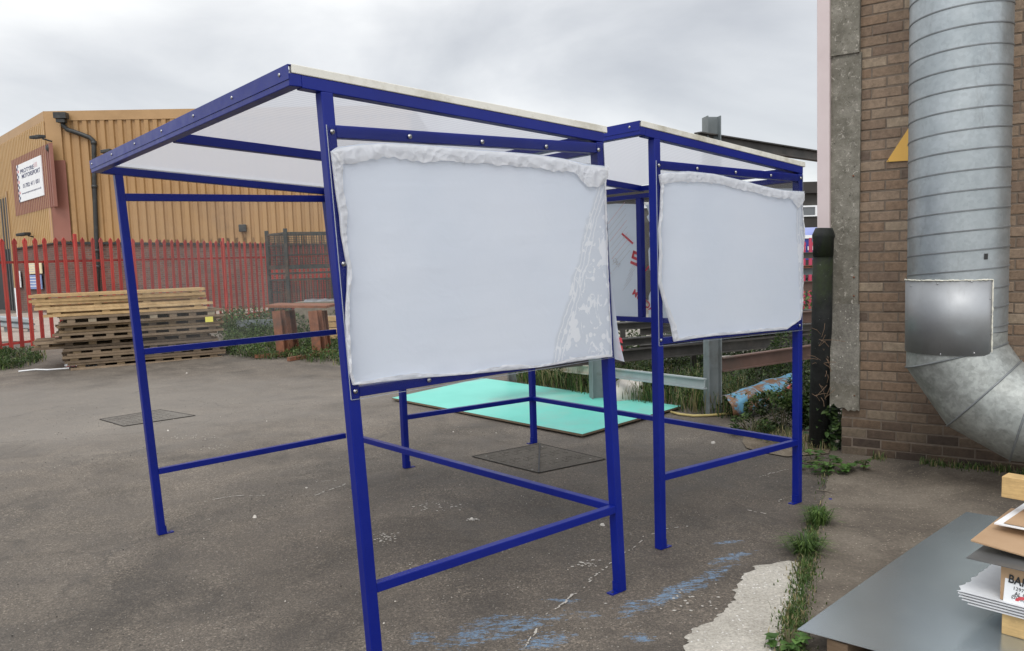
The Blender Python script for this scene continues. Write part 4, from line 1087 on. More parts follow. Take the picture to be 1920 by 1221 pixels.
m = MB(); pc = bl+e2*.45+f2*.25+Vector((0, 0, .014)); m.sub = pc; m.obox(pc, e2*.7, f2*.25, Vector((0, 0, max(.03, ub_.z-bl.z-.016)))); o = m.build('cardboard_pack', CARD); o.location = pc; tag(o, 'upper cardboard pack carrying the top timber bearer', 'pack')

# ------------------------------------------------------------------ turquoise board, manholes
tl, tt, tr_, tb = gp(735, 752, .02), gp(905, 714, .02), gp(1277, 768, .02), gp(1092, 822, .02)
bt = thing('laminate_board', tb, 'large turquoise laminated chipboard sheet lying flat on the tarmac', 'board')
m = MB(); m.faces([tl, tb, tr_, tt]+[p+Vector((0, 0, .022)) for p in (tl, tb, tr_, tt)], [(3, 2, 1, 0), (0, 1, 5, 4), (1, 2, 6, 5), (2, 3, 7, 6), (3, 0, 4, 7), (4, 5, 6, 7)]); m.build('core', CHIP, bt)
m = MB(); m.face([p+Vector((0, 0, .0225)) for p in (tl, tb, tr_, tt)]); m.build('laminate_face', TEAL, bt)
def cover(c, label, split):
    P_ = [gp(*q) for q in c]; cen = sum(P_, Vector())/4
    t = thing('manhole_cover', cen, label, 'manhole cover', 'square manhole covers set in the tarmac')
    up = Vector((0, 0, .006)); m = MB()
    m.face([p+up for p in P_]); 
    m.build('lid', IRON if split else IRON2, t)
    m = MB()
    for i in range(4):
        a, b = P_[i]+up*1.2, P_[(i+1) % 4]+up*1.2; m.bar(a, b, .009, .003)
    m.build('rim', worn('dark_rim', (.02, .018, .016), (.04, .035, .03), .9, 20), t)
    ex = (P_[1]-P_[0]); ey = (P_[3]-P_[0]); 
    m = MB(); nb = 9
    for i in range(nb):
        for j in range(nb):
            if (i+j) % 2 == 0 and not split: pass
            a = P_[0]+ex*(.07+.86*(i+.15)/nb)+ey*(.07+.86*(j+.2)/nb)+up
            if split and (j % 3 == 2): continue
            if (i+j) % 2: m.obox(a, ex*.066, ey*.028, Vector((0, 0, .003)))
            else: m.obox(a, ex*.028, ey*.066, Vector((0, 0, .003)))
    m.build('tread_pattern', IRON if split else IRON2, t)
    if split:
        m = MB(); a = P_[0]; b = P_[2]; m.bar(a+up*1.6, b+up*1.6, .012, .004); m.build('split_line', BLACK, t)
        m = MB(); 
        for (u, v) in ((.1, .15), (.9, .85), (.88, .1), (.12, .9)): m.tube([a+ex*u+ey*v+up, a+ex*u+ey*v+up*1.6], .010, 8)
        m.build('lifting_keyway', worn('pale_keyway', (.22, .21, .19), (.28, .27, .25), .7, 9), t)
    return t
cover([(1012, 833), (885, 857), (1010, 888), (1135, 862)], 'diamond set manhole cover inside the far shelter, split across the middle', True)
cover([(187, 787), (300, 769), (366, 780), (232, 800)], 'faint manhole cover in the open yard, by the near shelter far post', False)

tg_ = gp(1548, 924, .01); m = MB(); m.sub = tg_; m.tube([gp(1530, 920, .008), gp(1550, 925, .016), gp(1572, 929, .008)], .005, 6, rs=[.003, .005, .002]); m.tube([gp(1548, 924, .014), gp(1560, 920, .02)], .0025, 5); o = m.build('twig', worn('dead_twig', (.12, .10, .08), (.20, .17, .13), .9, 20)); o.location = tg_; tag(o, 'dry twig lying across the slab joint', 'twig')
tg_ = gp(1557, 938, .006); m = MB(); m.sub = tg_; m.dome(tg_-Vector((0, 0, .005)), (0, 0, 1), .014, .014, 10); o = m.build('blue_disc', BLUE, smooth=True); o.location = tg_; tag(o, 'tiny round blue disc on the concrete beside the twig', 'disc')
# ------------------------------------------------------------------ steel racks, posts and beams behind
def hpost(px0, px1, pybase, ztop, label, mat=GREYS, w=.15):
    c = gp((px0+px1)/2, pybase); m = MB(); m.sub = c; dr = Vector((c.x, c.y, 0)).normalized(); up = Vector((1, .15, 0))
    m.ibeam(c-Vector((0, 0, .02)), Vector((c.x, c.y, ztop)), w, w, .012, .01, up=up); o = m.build('steel_post', mat); o.location = c
    return tag(o, label, 'steel post', 'grey H section posts of the steel rack'), c
_, pA = hpost(1323, 1350, 778, 3.26, 'tallest grey H section post, rising above the far shelter roof', w=.155)
_, pB = hpost(1105, 1136, 752, 1.35, 'shorter grey H section post behind the turquoise board', w=.17)
_, pC = hpost(953, 967, 714, .55, 'short far grey post beyond the corner of the turquoise board', w=.12)
def beam(a, b, w, h, mat, label, group='steel beams of the rack', up=(0, 0, 1)):
    m = MB(); c = (Vector(a)+Vector(b))/2; m.sub = c; m.ibeam(a, b, w, h, .014, .012, up=up); o = m.build('steel_beam', mat); o.location = c; return tag(o, label, 'steel beam', group)
off = Vector((0, -.10, 0))
beam(at(1322, 720, 8.75), at(1112, 694.5, 10.3), .06, .118, LGREYS, 'pale grey low rail between the two nearer H posts')
beam(at(1104, 694, 10.35), at(1000, 683.5, 12.6), .06, .118, worn('cream_rusty_steel', (.42, .40, .32), (.48, .46, .38), .6, 4, dirt=(.30, .17, .07)), 'cream low rail with rust stains, behind the turquoise board')
beam(at(966, 703, 12.9), at(1000, 698, 13.6), .05, .05, BRNS, 'thin rusty rail beside the short far post')
beam(at(1352, 684, 9.0), at(1550, 655, 9.9), .08, .16, BRNS, 'brown primed beam right of the tallest post, above the blue barrel metal')
# stacked stock beams
bdv = Vector((.9, .44, 0)).normalized()
def stock(px, pyc, Y, h, mat, label, l0=2.2, l1=4.6, w=.14):
    c = at(px, pyc, Y); return beam(c-bdv*l0, c+bdv*l1, w, h, mat, label)
stock(1186, 610, 11.0, .10, DKS, 'topmost dark stock beam in the rack between the shelters')
stock(1186, 640, 11.0, .10, DKS, 'second dark stock beam down in the rack')
stock(1186, 665, 10.9, .16, DKS, 'lowest and deepest dark stock beam in the rack')
stock(1320, 655, 11.6, .06, BRNS, 'thin brown bar lying behind the lowest stock beam')
m = MB(); c = at(1330, 640, 12.6); m.sub = c; m.obox(c-bdv*2.9-Vector((0, 0, .35)), bdv*6.2, Vector((0, .1, 0)), Vector((0, 0, .33))); 
for k in range(3):
    beam(at(1200, 622+k*32, 13.), at(1520, 590+k*34, 13.8), .1, .12, [DKS, DKS, DKS][k], ['upper', 'middle', 'lower'][k]+' dark beam far back in the rack, behind the white panels')
# rack uprights
for i, (px, Y) in enumerate(((1168, 11.5), (1300, 11.9), (1500, 12.6))):
    g_ = at(px, 650, Y); g_.z = gz(g_.x, g_.y); m = MB(); m.sub = g_; m.bar(g_-Vector((0, 0, .02)), g_+Vector((0, 0, [1.0, 1.15, 1.6][i])), .07, .07, up=(0, 1, 0)); o = m.build('rack_upright', DKS); o.location = g_
    tag(o, ['left rack upright, behind the gap between the two shelters', 'middle rack upright, behind the far shelter panel', 'right rack upright, beside the black pipe'][i], 'upright', 'dark uprights of the steel rack')
# high beam over the rack, running back from the tallest post
beam(at(1308, 259, 8.85), at(1600, 303, 11.1), .09, .125, DKS, 'high dark beam running back from the top of the tallest post')
m = MB(); 
# right hand slit: rack rails in front of a red fence
for (y, h, Y, mt, lb) in ((480, .09, 12.2, DKS, 'dark rack rail just below the blue trailer'), (511, .10, 12.2, GREYS, 'grey rack rail in front of the distant red fence'),
                      (502, .04, 12.1, RUST, 'thin maroon bar lying on the grey rack rail'), (539, .14, 12.2, BRNS, 'brown rack rail beside the black pipe'), (600, .15, 10.6, BRNS, 'low brown beam beside the black pipe')):
    a_ = at(1440, y+1, Y-.4); b_ = at(1600, y-1, Y+.5); b_.z = a_.z; beam(a_, b_, .08, h, mt, lb, 'rack rails beside the black pipe')

# distant red fence on the right, trailer and dark building
def palisade(name, p0, p1, hgt, sp, label, mat, post_every=8, npale=None, group=None, off=0):
    d = p1-p0; Ln = Vector((d.x, d.y, 0)).length; ux = Vector((d.x, d.y, 0))/Ln; nr = Vector((ux.y, -ux.x, 0))
    if nr.y > 0: nr = -nr
    t = thing(name, p0, label, 'fence', group); n = int(Ln/sp)
    pm = None
    for i in range(n+1):
        b = p0+ux*(i*sp); b.z = gz(b.x, b.y)+.05
        lean_ = ux*random.gauss(0, .008)
        m = MB(); w = .054
        # W-section pale with a pointed notched head
        prof = [(-w, 0), (-w*.5, .012), (0, .0), (w*.5, .012), (w, 0)]
        vs = []; 
        for (z, k) in ((0, 1), (hgt-.13, 1), (hgt-.11, 1.25), (hgt-.06, 1.15), (hgt, .18)):
            for (x, y) in prof: vs.append(b+ux*(x*k)+nr*(.02+y)+Vector((0, 0, z))+lean_*z)
        fs = [(r_*5+k, r_*5+k+1, (r_+1)*5+k+1, (r_+1)*5+k) for r_ in range(4) for k in range(4)]
        m.faces(vs, fs)
        if i < 98: m.build('pale', mat, t, solid=.003)
        elif pm is None: pm = m
        else: pm.faces(vs, fs)
    if pm is not None and pm.v: o = pm.build('pale', mat, t); o['kind'] = 'stuff'
    for zf in (.26, hgt-.36):
        m = MB(); a = p0.copy(); b = p1.copy(); a.z = gz(a.x, a.y)+zf; b.z = gz(b.x, b.y)+zf
        m.obox(a-nr*.04, b-a, nr*.045, Vector((0, 0, .006))); m.obox(a-nr*.002, b-a, nr*.006, Vector((0, 0, -.045))); m.build('rail', mat, t)
    k = 0
    while (k*post_every+off)*sp < Ln:
        b = p0+ux*((k*post_every+off)*sp); b.z = gz(b.x, b.y); m = MB(); m.obox(b-ux*.03+nr*.02, ux*.075, nr*.05, Vector((0, 0, hgt+.13))); m.build('fence_post', mat, t, bevel=.01); k += 1
    return t
def gpz(px, py, z): return atz(px, py, z)
fp0 = atz(26, 659, .20); fp1 = atz(440, 602, .29)
fd = (fp1-fp0); fd.z = 0; fu = fd.normalized()
k0 = fp0-fu*1.9
SPF = .150 if 0 else None
palisade('palisade_fence', Vector((k0.x, k0.y, gz(k0.x, k0.y))), Vector((fp0+fu*13.5)), 2.33, .262, 'red steel palisade fence in front of the ochre warehouse', REDF, 20, off=14)
ra = at(1300, 560, 23.); rb_ = at(1620, 560, 23.5); ra.z = rb_.z = 0
MAR = worn('magenta_red_paint', (.38, .03, .07), (.46, .05, .10), .5, 3)
palisade('palisade_fence', ra, rb_, 2.1, .17, 'distant crimson palisade fence seen past the black pipe', MAR, 10)
tv = at(1440, 450, 27.); 
tr = thing('covered_trailer', Vector((tv.x, tv.y, 0)), 'blue trailer with white stripe parked beyond the racks', 'trailer')
BL2 = worn('trailer_blue', (.02, .03, .20), (.03, .045, .26), .4, 2); BL3 = worn('trailer_light_blue', (.20, .24, .50), (.26, .30, .56), .35, 2)
def yb(px, py): return at(px, py, 27.).z
x0, x1 = at(1400, 450, 27.).x, at(1600, 450, 27.).x
m = MB(); m.box(x0, x1, 27., 29.5, yb(1520, 487), yb(1520, 448)); m.build('body', BL2, tr)
m = MB(); n = 8; vs = []
for i in range(n+1):
    t = i/n*math.pi/2; y = 27.+.8*(1-math.cos(t)); z = yb(1520, 441)+(yb(1520, 425)-yb(1520, 441))*math.sin(t); vs += [(x0, y, z), (x1, y, z)]
m.faces(vs, [(2*i, 2*i+1, 2*i+3, 2*i+2) for i in range(n)]); m.build('roof_cover', BL3, tr, smooth=True)
m = MB(); m.box(x0, x1, 26.95, 27.1, yb(1520, 447), yb(1520, 441)); m.build('white_stripe', WHITE, tr)
for k in range(9):
    xx = at(1400+k*14.+3, 465, 26.9).x; m = MB(); m.box(xx, xx+.17, 26.9, 26.95, yb(1520, 469), yb(1520, 462)); m.build('white_block', WHITE, tr)
for k in range(12):
    xx = at(1524, 450, 26.9).x; m = MB(); m.box(xx, xx+.09, 26.93, 26.97, yb(1520, 461)+k*.018, yb(1520, 461)+k*.018+.009); m.build('grille_bar', LGREYS, tr)
for k in range(4):
    xx = x0+.6+k*.9; m = MB(); m.tube([(xx, 27.4, .5), (xx, 27.7, .5)], .5, 20); m.build('wheel', BLKP, tr)
db = at(1120, 400, 36.)
dk = thing('dark_building', Vector((db.x, db.y, 0)), 'dark brown clad building far behind the shelters with a white framed window', 'building')
DKB = worn('dark_cladding', (.050, .045, .040), (.075, .068, .060), .7, 1.5); DKB2 = worn('darker_band', (.025, .021, .018), (.04, .034, .03), .7, 1.5)
z36 = lambda py, px=1520: at(px, py, 36.).z
xa, xb = at(1120, 400, 36.).x, at(1640, 400, 36.).x
m = MB(); m.box(xa, xb, 36., 44., 0, z36(408)); m.build('lower_wall', DKB2, dk)
m = MB(); m.box(xa, xb, 36.02, 44., z36(408)+.002, z36(363)); m.build('upper_wall', DKB, dk)
m = MB(); m.box(xa-.2, xb, 35.7, 44.2, z36(363)+.002, z36(342)); m.build('roof_fascia', DKB2, dk)
for (p0_, p1_, y0_, y1_) in ((1485, 1533, 385, 407), (1196, 1216, 379, 391)):
    a_, b_ = at(p0_, y1_, 35.98), at(p1_, y0_, 35.98)
    m = MB(); m.box(a_.x, b_.x, 35.92, 35.99, a_.z, a_.z+.05); m.box(a_.x, b_.x, 35.92, 35.99, b_.z-.07, b_.z); m.box(a_.x, a_.x+.1, 35.92, 35.99, a_.z+.05, b_.z-.07); m.box(b_.x-.12, b_.x, 35.92, 35.99, a_.z+.05, b_.z-.07)
    w = m.build('window', WHITE, dk); m = MB(); m.box(a_.x+.1, b_.x-.12, 35.96, 35.985, a_.z+.05, b_.z-.07); m.build('pane', worn('grey_pane', (.10, .11, .12), (.14, .15, .16), .2, 1) if p0_ > 1400 else WHITE, w)
# white bent sheet and sundries
wc = gp(1178, 742, .0)
m = MB(); m.sub = wc; vs = []; n = 16
for i in range(n+1):
    t = i/n; p = gp(1150+55*t, 760-6*t); hh = .22+.12*t+.03*math.sin(t*7)
    vs += [p+Vector((0, 0, .02)), p+Vector((.02, .12, hh*.7)), p+Vector((.05, .3, hh))]
m.faces(vs, [(3*i+k, 3*i+3+k, 3*i+4+k, 3*i+1+k) for i in range(n) for k in range(2)]); o = m.build('bent_panel', worn('dirty_white', (.45, .42, .37), (.56, .53, .48), .6, 6), smooth=True, solid=.004); o.location = wc; tag(o, 'crumpled off white panel lying behind the turquoise board', 'panel')
wc = at(1400, 672, 11.2)
m = MB(); m.sub = wc; m.obox(at(1352, 676, 11.2), Vector((.75, .2, -.02)), Vector((-.1, .3, .02)), Vector((0, 0, .01))); o = m.build('white_offcut', CREAM); o.location = wc; tag(o, 'white flat offcut lying beyond the brown primed beam', 'offcut')

# blue rusty barrel metal
bc = gp(1362, 778)
bl_ = thing('barrel_half', bc, 'flattened pale blue barrel skin with rust patches leaning in the weeds', 'scrap metal')
def m_barrel():
    t = NT('blue_rust_paint'); v = t.geo()
    c = t.ramp(t.noise(v, 4, 4, .6), [(.3, (.09, .26, .40)), (.7, (.13, .34, .48))])
    c = t.mix(t.ramp(t.noise(v, 5.5, 7, .7, .5), [(.46, 0.), (.52, 1.)]), c, t.ramp(t.noise(v, 25, 5, .7), [(.3, (.10, .05, .03)), (.7, (.24, .13, .06))]))
    t.col(c); t.set(Roughness=.6); t.bump(t.noise(v, 12, 5, .6), .4, .01); return t.m
a0_ = at(1352, 742, 8.75); a1_ = at(1375, 780, 8.55); b0_ = at(1482, 700, 9.6); b1_ = at(1492, 745, 9.2)
m = MB(); vs = []; n, k_ = 20, 12
for i in range(n+1):
    for j in range(k_+1):
        s_, q = i/n, j/k_; p = a0_.lerp(b0_, s_).lerp(a1_.lerp(b1_, s_), q); p = p+Vector((-.0, -.07, .07))*math.sin(q*math.pi)+Vector((0, -.03*noise.noise(Vector((s_*5, q*3, 1))), .04*noise.noise(Vector((s_*4, q*3, 7))))); vs.append(p)
m.faces(vs, [(i*(k_+1)+j, (i+1)*(k_+1)+j, (i+1)*(k_+1)+j+1, i*(k_+1)+j+1) for i in range(n) for j in range(k_)]); m.build('skin', m_barrel(), bl_, smooth=True, solid=.004)
rp = at(1465, 738, 8.9); m = MB(); m.sub = rp; m.tube([rp-Vector((.2, 0, .08)), rp, rp+Vector((.25, .1, .14))], .022, 8); o = m.build('red_bar', REDF, smooth=True); o.location = rp; tag(o, 'short bright red bar lying in the weeds beside the blue barrel skin', 'bar')
hs = gp(1300, 780); m = MB(); m.sub = hs; pts = [gp(x, y, .02) for x, y in ((1258, 776), (1275, 780), (1300, 783), (1330, 782), (1355, 780), (1378, 777))]
m.tube(pts, .014, 8); o = m.build('hose', worn('yellow_hose', (.45, .36, .13), (.52, .42, .17), .5, 8), smooth=True); o.location = hs; tag(o, 'yellow hose lying along the edge of the weeds', 'hose')

# ------------------------------------------------------------------ vegetation on the right
def P3(px, py): return gp(px, py)
for (px, py, rx, ry, h, n, ls, dk_, lb) in (
    (1462, 806, .34, .28, .40, 3600, .045, .75, 'dense dark bush in front of the blue barrel skin'),
    (1410, 818, .20, .18, .22, 900, .04, .9, 'small low bush at the tarmac edge left of the dense dark bush'),
    (1500, 728, .38, .4, .85, 2400, .055, .8, 'tall leafy bramble behind the far shelter back post'),
    (1512, 800, .22, .22, .62, 1500, .05, .6, 'dark bramble between shelter post and black pipe')):
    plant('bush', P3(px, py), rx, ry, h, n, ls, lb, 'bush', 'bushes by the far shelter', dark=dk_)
vine = gp(1560, 838)
vt = thing('climbing_plant', vine, 'dark leafy climber growing up the foot of the concrete strip and black pipe', 'climber')
mbv = MB(); smv = MB()
for (px, py, top) in ((1555, 838, 690), (1575, 840, 735), (1540, 835, 720), (1590, 838, 770), (1562, 838, 705), (1524, 832, 745)):
    a = gp(px, py); b = at(px+random.uniform(-12, 8), top, a.y-.05); m_ = a.lerp(b, .5)+Vector((random.uniform(-.05, .05), -.08, 0)); smv.tube([a, m_, b], .004, 5)
    for _ in range(90):
        s_ = random.random(); p = (a.lerp(m_, s_*2) if s_ < .5 else m_.lerp(b, s_*2-1))+Vector((random.gauss(0, .05), random.gauss(-.03, .04), random.gauss(0, .03)))
        g = random.choice([(.03, .055, .018), (.045, .085, .025), (.065, .12, .035), (.10, .16, .05)]); k = random.uniform(.7, 1.3)
        leafblade(mbv, p, Vector((random.gauss(0, 1), random.uniform(-1, .1), random.uniform(-.7, .4))), Vector((0, -.4, 1)), random.uniform(.045, .085), random.uniform(.035, .06), tuple(q*k for q in g), .1)
mbv.build('leaves', LEAF, vt); smv.build('stem', STEM, vt)
tw = thing('dry_twigs', at(1545, 640, 6.85), 'dry brown creeper twigs clinging to the black pipe', 'twigs'); m = MB()
for _ in range(26):
    a = at(random.uniform(1530, 1552), random.uniform(610, 760), 6.86); b = a+Vector((random.gauss(0, .06), random.uniform(-.06, .0), random.gauss(.02, .06))); m.tube([a, a.lerp(b, .5)+Vector((0, -.02, .01)), b], .0022, 4)
m.build('twig', worn('dry_stem', (.16, .10, .065), (.24, .16, .10), .9, 20), tw)
# undergrowth belt
def belt(poly, n, ls, dark, label, hh=.35, name='undergrowth', sd=0):
    pts = scatter(poly, n); mb = MB()
    for (x, y, _) in pts:
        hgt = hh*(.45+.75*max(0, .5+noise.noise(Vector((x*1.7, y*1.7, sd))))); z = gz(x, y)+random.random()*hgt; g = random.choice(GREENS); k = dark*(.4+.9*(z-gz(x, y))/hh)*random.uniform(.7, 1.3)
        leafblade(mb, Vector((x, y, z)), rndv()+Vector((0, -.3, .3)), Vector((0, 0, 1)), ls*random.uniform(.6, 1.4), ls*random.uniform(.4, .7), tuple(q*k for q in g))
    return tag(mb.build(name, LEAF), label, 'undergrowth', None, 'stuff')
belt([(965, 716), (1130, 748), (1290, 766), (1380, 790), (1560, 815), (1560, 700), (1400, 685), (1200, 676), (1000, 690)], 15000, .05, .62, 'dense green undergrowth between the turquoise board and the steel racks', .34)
belt([(1000, 690), (1560, 700), (1560, 640), (1200, 655)], 6500, .07, .5, 'dark weeds growing under the stacked steel beams', .5, sd=3)
g1 = scatter([(965, 718), (1130, 752), (1300, 776), (1400, 790), (1400, 740), (1250, 715), (1000, 700)], 3800)
grass(g1, 'long grass along the back of the turquoise board and around the steel posts', hmin=.14, hmax=.42, dry=.34, wid=.0045)
g2 = scatter([(1395, 820), (1500, 850), (1600, 846), (1640, 858), (1600, 838), (1530, 828), (1420, 800)], 700)
grass(g2, 'dry grass at the foot of the black pipe and far shelter post', hmin=.04, hmax=.13, dry=.5, wid=.003)
pts = []
for k in range(2200):
    t = random.uniform(.1, 3.2); q = W0+WD*t+WN*(.05+abs(random.gauss(0, .05)))
    if noise.noise(Vector((t*3, 0, 8))) > -.05: pts.append((q.x, q.y, random.uniform(.5, 1)))
grass(pts, 'dark grass and moss tufts along the foot of the brick wall', hmin=.03, hmax=.11, dry=.25, wid=.003)
# sandy edge of the tarmac
A = [gp(*p) for p in ((1395, 818), (1392, 830), (1400, 842), (1430, 850), (1475, 858))]; B = [gp(*p) for p in ((1560, 808), (1560, 820), (1558, 834), (1556, 842), (1554, 852))]
tag(polysheet('soil_edge', (dens(A, 3), dens(B, 3)), m_concrete('sandy_soil', (.10, .075, .05), (.17, .135, .095), (.26, .22, .17)), .010), 'sandy soil at the edge of the tarmac', None, None, 'structure')
tag(belt([(1300, 640), (1560, 640), (1560, 590), (1400, 600)], 1800, .09, .9, 'green leaves beyond the rack rails', .9, sd=8), None, None)

# ------------------------------------------------------------------ left background: warehouse
CYD = 32.
def wl(px, py, Y): return at(px, py, Y)
cor = at(106, 455, CYD); cor.z = 0
zE = at(104, 209, CYD).z; zBk = at(108, 455, CYD).z
vR = Vector((1., .06, 0)).normalized(); vL = Vector((-.68, .73, 0)).normalized()
wh = thing('warehouse', cor, 'ochre corrugated warehouse on a red brick base behind the red fence', 'building')
def corr(o_, d_, ln, z0, z1, pitch, mat, name='cladding', depth=.045, off=0., zfun=None, z0fun=None):
    n_ = Vector((d_.y, -d_.x, 0)); 
    if n_.dot(Vector((0, -1, 0))) < 0: n_ = -n_
    m = MB(); vs = []; xs_ = []
    x = 0
    while x < ln:
        for (f, h) in ((0, 0), (.10, 1), (.58, 1), (.68, 0)): xs_.append((x+f*pitch, h))
        x += pitch
    xs_ = [(a, h) for a, h in xs_ if a <= ln]
    for (a, h) in xs_:
        p = o_+d_*a+n_*(h*depth+off); z1_ = zfun(a) if zfun else z1; vs += [Vector((p.x, p.y, z0fun(a) if z0fun else z0)), Vector((p.x, p.y, z1_))]
    m.faces(vs, [(2*i, 2*i+2, 2*i+3, 2*i+1) for i in range(len(xs_)-1)]); return m.build(name, mat, wh)
LL, LR = 16., 14.
zbr = lambda a: zBk-.037*a
corr(cor, vR, LR, zBk, zE-.3, .33, YEL, depth=.07, z0fun=zbr)
corr(cor, vL, LL, zBk, zE-.35, .27, YEL2, depth=.11)
def flat(o_, d_, a, b, z0, z1, off, mat, name, parent=None, th=.03, uv=False):
    n_ = Vector((d_.y, -d_.x, 0)); 
    if n_.y > 0: n_ = -n_
    m = MB(); p = o_+d_*a+n_*off; p.z = z0
    if uv:
        q = [p, p+d_*(b-a), p+d_*(b-a)+Vector((0, 0, z1-z0)), p+Vector((0, 0, z1-z0))]; m.face(q); m.uv = [(0, 0), (b-a, 0), (b-a, z1-z0), (0, z1-z0)]
    else: m.obox(p, d_*(b-a), n_*th, Vector((0, 0, z1-z0)))
    return m.build(name, mat, parent or wh), n_
flat(cor, vR, 0, LR, -.1, zBk, .0, BRICKR, 'brick_base', uv=True); flat(cor, vL, 0, LL, -.1, zBk, .0, BRICKR, 'brick_base', uv=True)
YEL3 = worn('ochre_flashing', (.38, .23, .10), (.43, .26, .118), .5, 1.0, bump=.05, dirt=(.33, .195, .082))
flat(cor, vR, -.05, LR, zE-.36, zE, .06, YEL3, 'eaves_flashing'); flat(cor, vL, -.05, LL, zE-.42, zE, .06, YEL3, 'eaves_flashing')
m = MB(); nR0 = Vector((vR.y, -vR.x, 0)); m.obox(cor+nR0*.06+Vector((0, 0, zBk-.05)), vR*LR+Vector((0, 0, -.037*LR)), nR0*.03, Vector((0, 0, .09))); m.build('base_flashing', DARK, wh); flat(cor, vL, 0, LL, zBk-.05, zBk+.05, .06, DARK, 'base_flashing')
# roof plane so the building is closed
m = MB(); e_ = zE-.02; a_ = cor+vR*LR; b_ = cor+vL*LL; c_ = a_+Vector((0, 18, 0)); d_ = b_+Vector((2, 12, 0))
m.face([Vector((q.x, q.y, e_)) for q in (cor, a_, c_, d_, b_)]); m.build('roof', DARK, wh)
# corner trims
zR = at(120, 301, CYD).z
flat(cor, vR, -.02, .56, zR, zE-.36, .062, YEL3, 'corner_trim'); flat(cor, vR, -.02, .62, zBk+.05, zR-.002, .064, REDP, 'corner_trim')
flat(cor, vL, 0., .42, zR, zE-.42, .066, YEL3, 'corner_trim'); flat(cor, vL, 0., .42, zBk+.05, zR-.002, .066, PINKP, 'corner_trim')
# patch of dull red cladding behind the sign
def onL(px, py, off=0.):
    n_ = Vector((vL.y, -vL.x, 0)); n_ = n_ if n_.y < 0 else -n_
    r = Vector(ray(px, py)); C = Vector((0, 0, CH)); Q = cor+n_*off; k = (Q-C).dot(n_)/r.dot(n_); p = C+r*k; return (p-Q).dot(vL), p.z, p
def onR(px, py, off=0.):
    n_ = Vector((vR.y, -vR.x, 0)); n_ = n_ if n_.y < 0 else -n_
    r = Vector(ray(px, py)); C = Vector((0, 0, CH)); Q = cor+n_*off; k = (Q-C).dot(n_)/r.dot(n_); p = C+r*k; return (p-Q).dot(vR), p.z, p
s1_, z1_, _ = onL(99, 268); s2_, z2_, _ = onL(26, 300); _, z3_, _ = onL(98, 385)
corr(cor+vL*s1_, vL, s2_-s1_, z3_-.1, z1_+.0, .27, REDP, 'red_cladding', .11, .012)
# sign board
nL = Vector((vL.y, -vL.x, 0)); nL = nL if nL.y < 0 else -nL
sA, zA_, pA_ = onL(38, 380, .12); sB, zB_, _ = onL(84, 366, .12); _, zT_, _ = onL(82, 289, .12)
zlo = (zA_+zB_)/2
sg = thing('shop_sign', cor+vL*sA+nL*.12+Vector((0, 0, zlo)), 'white business sign with dark lettering on the warehouse end wall', 'sign')
w_ = sA-sB; h_ = zT_-zlo; so = cor+vL*sA+nL*.12; so.z = zlo
m = MB(); m.obox(so, -vL*w_, nL*.03, Vector((0, 0, h_))); m.build('board', WHITE, sg)
F_ = lambda x, z: frame(so-vL*(x*w_)+nL*.034+Vector((0, 0, z*h_)), -vL, Vector((0, 0, 1)))
def fit_text(st, x, z, w, hh, mat, bold=.0):
    o = text(st, 1., Matrix.Identity(4), 'sign_text', mat, sg, .002, 1., 1., bold)
    off_ = WORLD_OF[sg.name]; co = [v.co+off_ for v in o.data.vertices]; mx = max(c.x for c in co); mn = min(c.x for c in co); my = max(c.y for c in co); m0 = min(c.y for c in co)
    Fm = F_(x, z)
    for v, c in zip(o.data.vertices, co): v.co = (Fm @ Vector(((c.x-mn)/(mx-mn)*w*w_, (c.y-m0)/(my-m0)*hh*h_, c.z*.5)))-off_
fit_text('PROTYRE', .15, .74, .56, .11, NAVY, .02); fit_text('MOTORSPORT', .20, .60, .74, .11, NAVY, .02)
fit_text('01782 411 001', .22, .34, .66, .11, NAVY, .01); fit_text('www.protyremotorsport.co.uk', .15, .17, .78, .065, NAVY)
for k in range(4):
    m = MB(); p = so-vL*((.72+k*.035)*w_)+nL*.034+Vector((0, 0, .76*h_)); m.obox(p, -vL*.05, nL*.002, Vector((0, 0, .12*h_))); m.build('emblem_bar', PINK_INK, sg)
for k in range(14):
    for q in range(2):
        if (k+q) % 2 == 0:
            m = MB(); p = so-vL*((q*.04)*w_)+nL*.031+Vector((0, 0, k/14*h_)); m.obox(p, -vL*.04*w_, nL*.004, Vector((0, 0, h_/14))); m.build('chequer', NAVY if k % 4 < 3 else RED_INK, sg)
# roller door in the left end wall
s3_, z4_, _ = onL(18, 366); _, z5_, _ = onL(0, 372)
flat(cor, vL, s3_, s3_+5, 0, z4_, .07, DARK, 'roller_door', th=.02)
for k in range(3): flat(cor, vL, s3_+.1+k*.5, s3_+.25+k*.5, 0, z4_-.1, .10, worn('door_guide', (.06, .06, .065), (.09, .09, .09), .6, 3), 'door_guide', th=.05)
flat(cor, vL, s3_-.18, s3_, 0, z4_+.15, .09, YEL3, 'door_trim', th=.06)
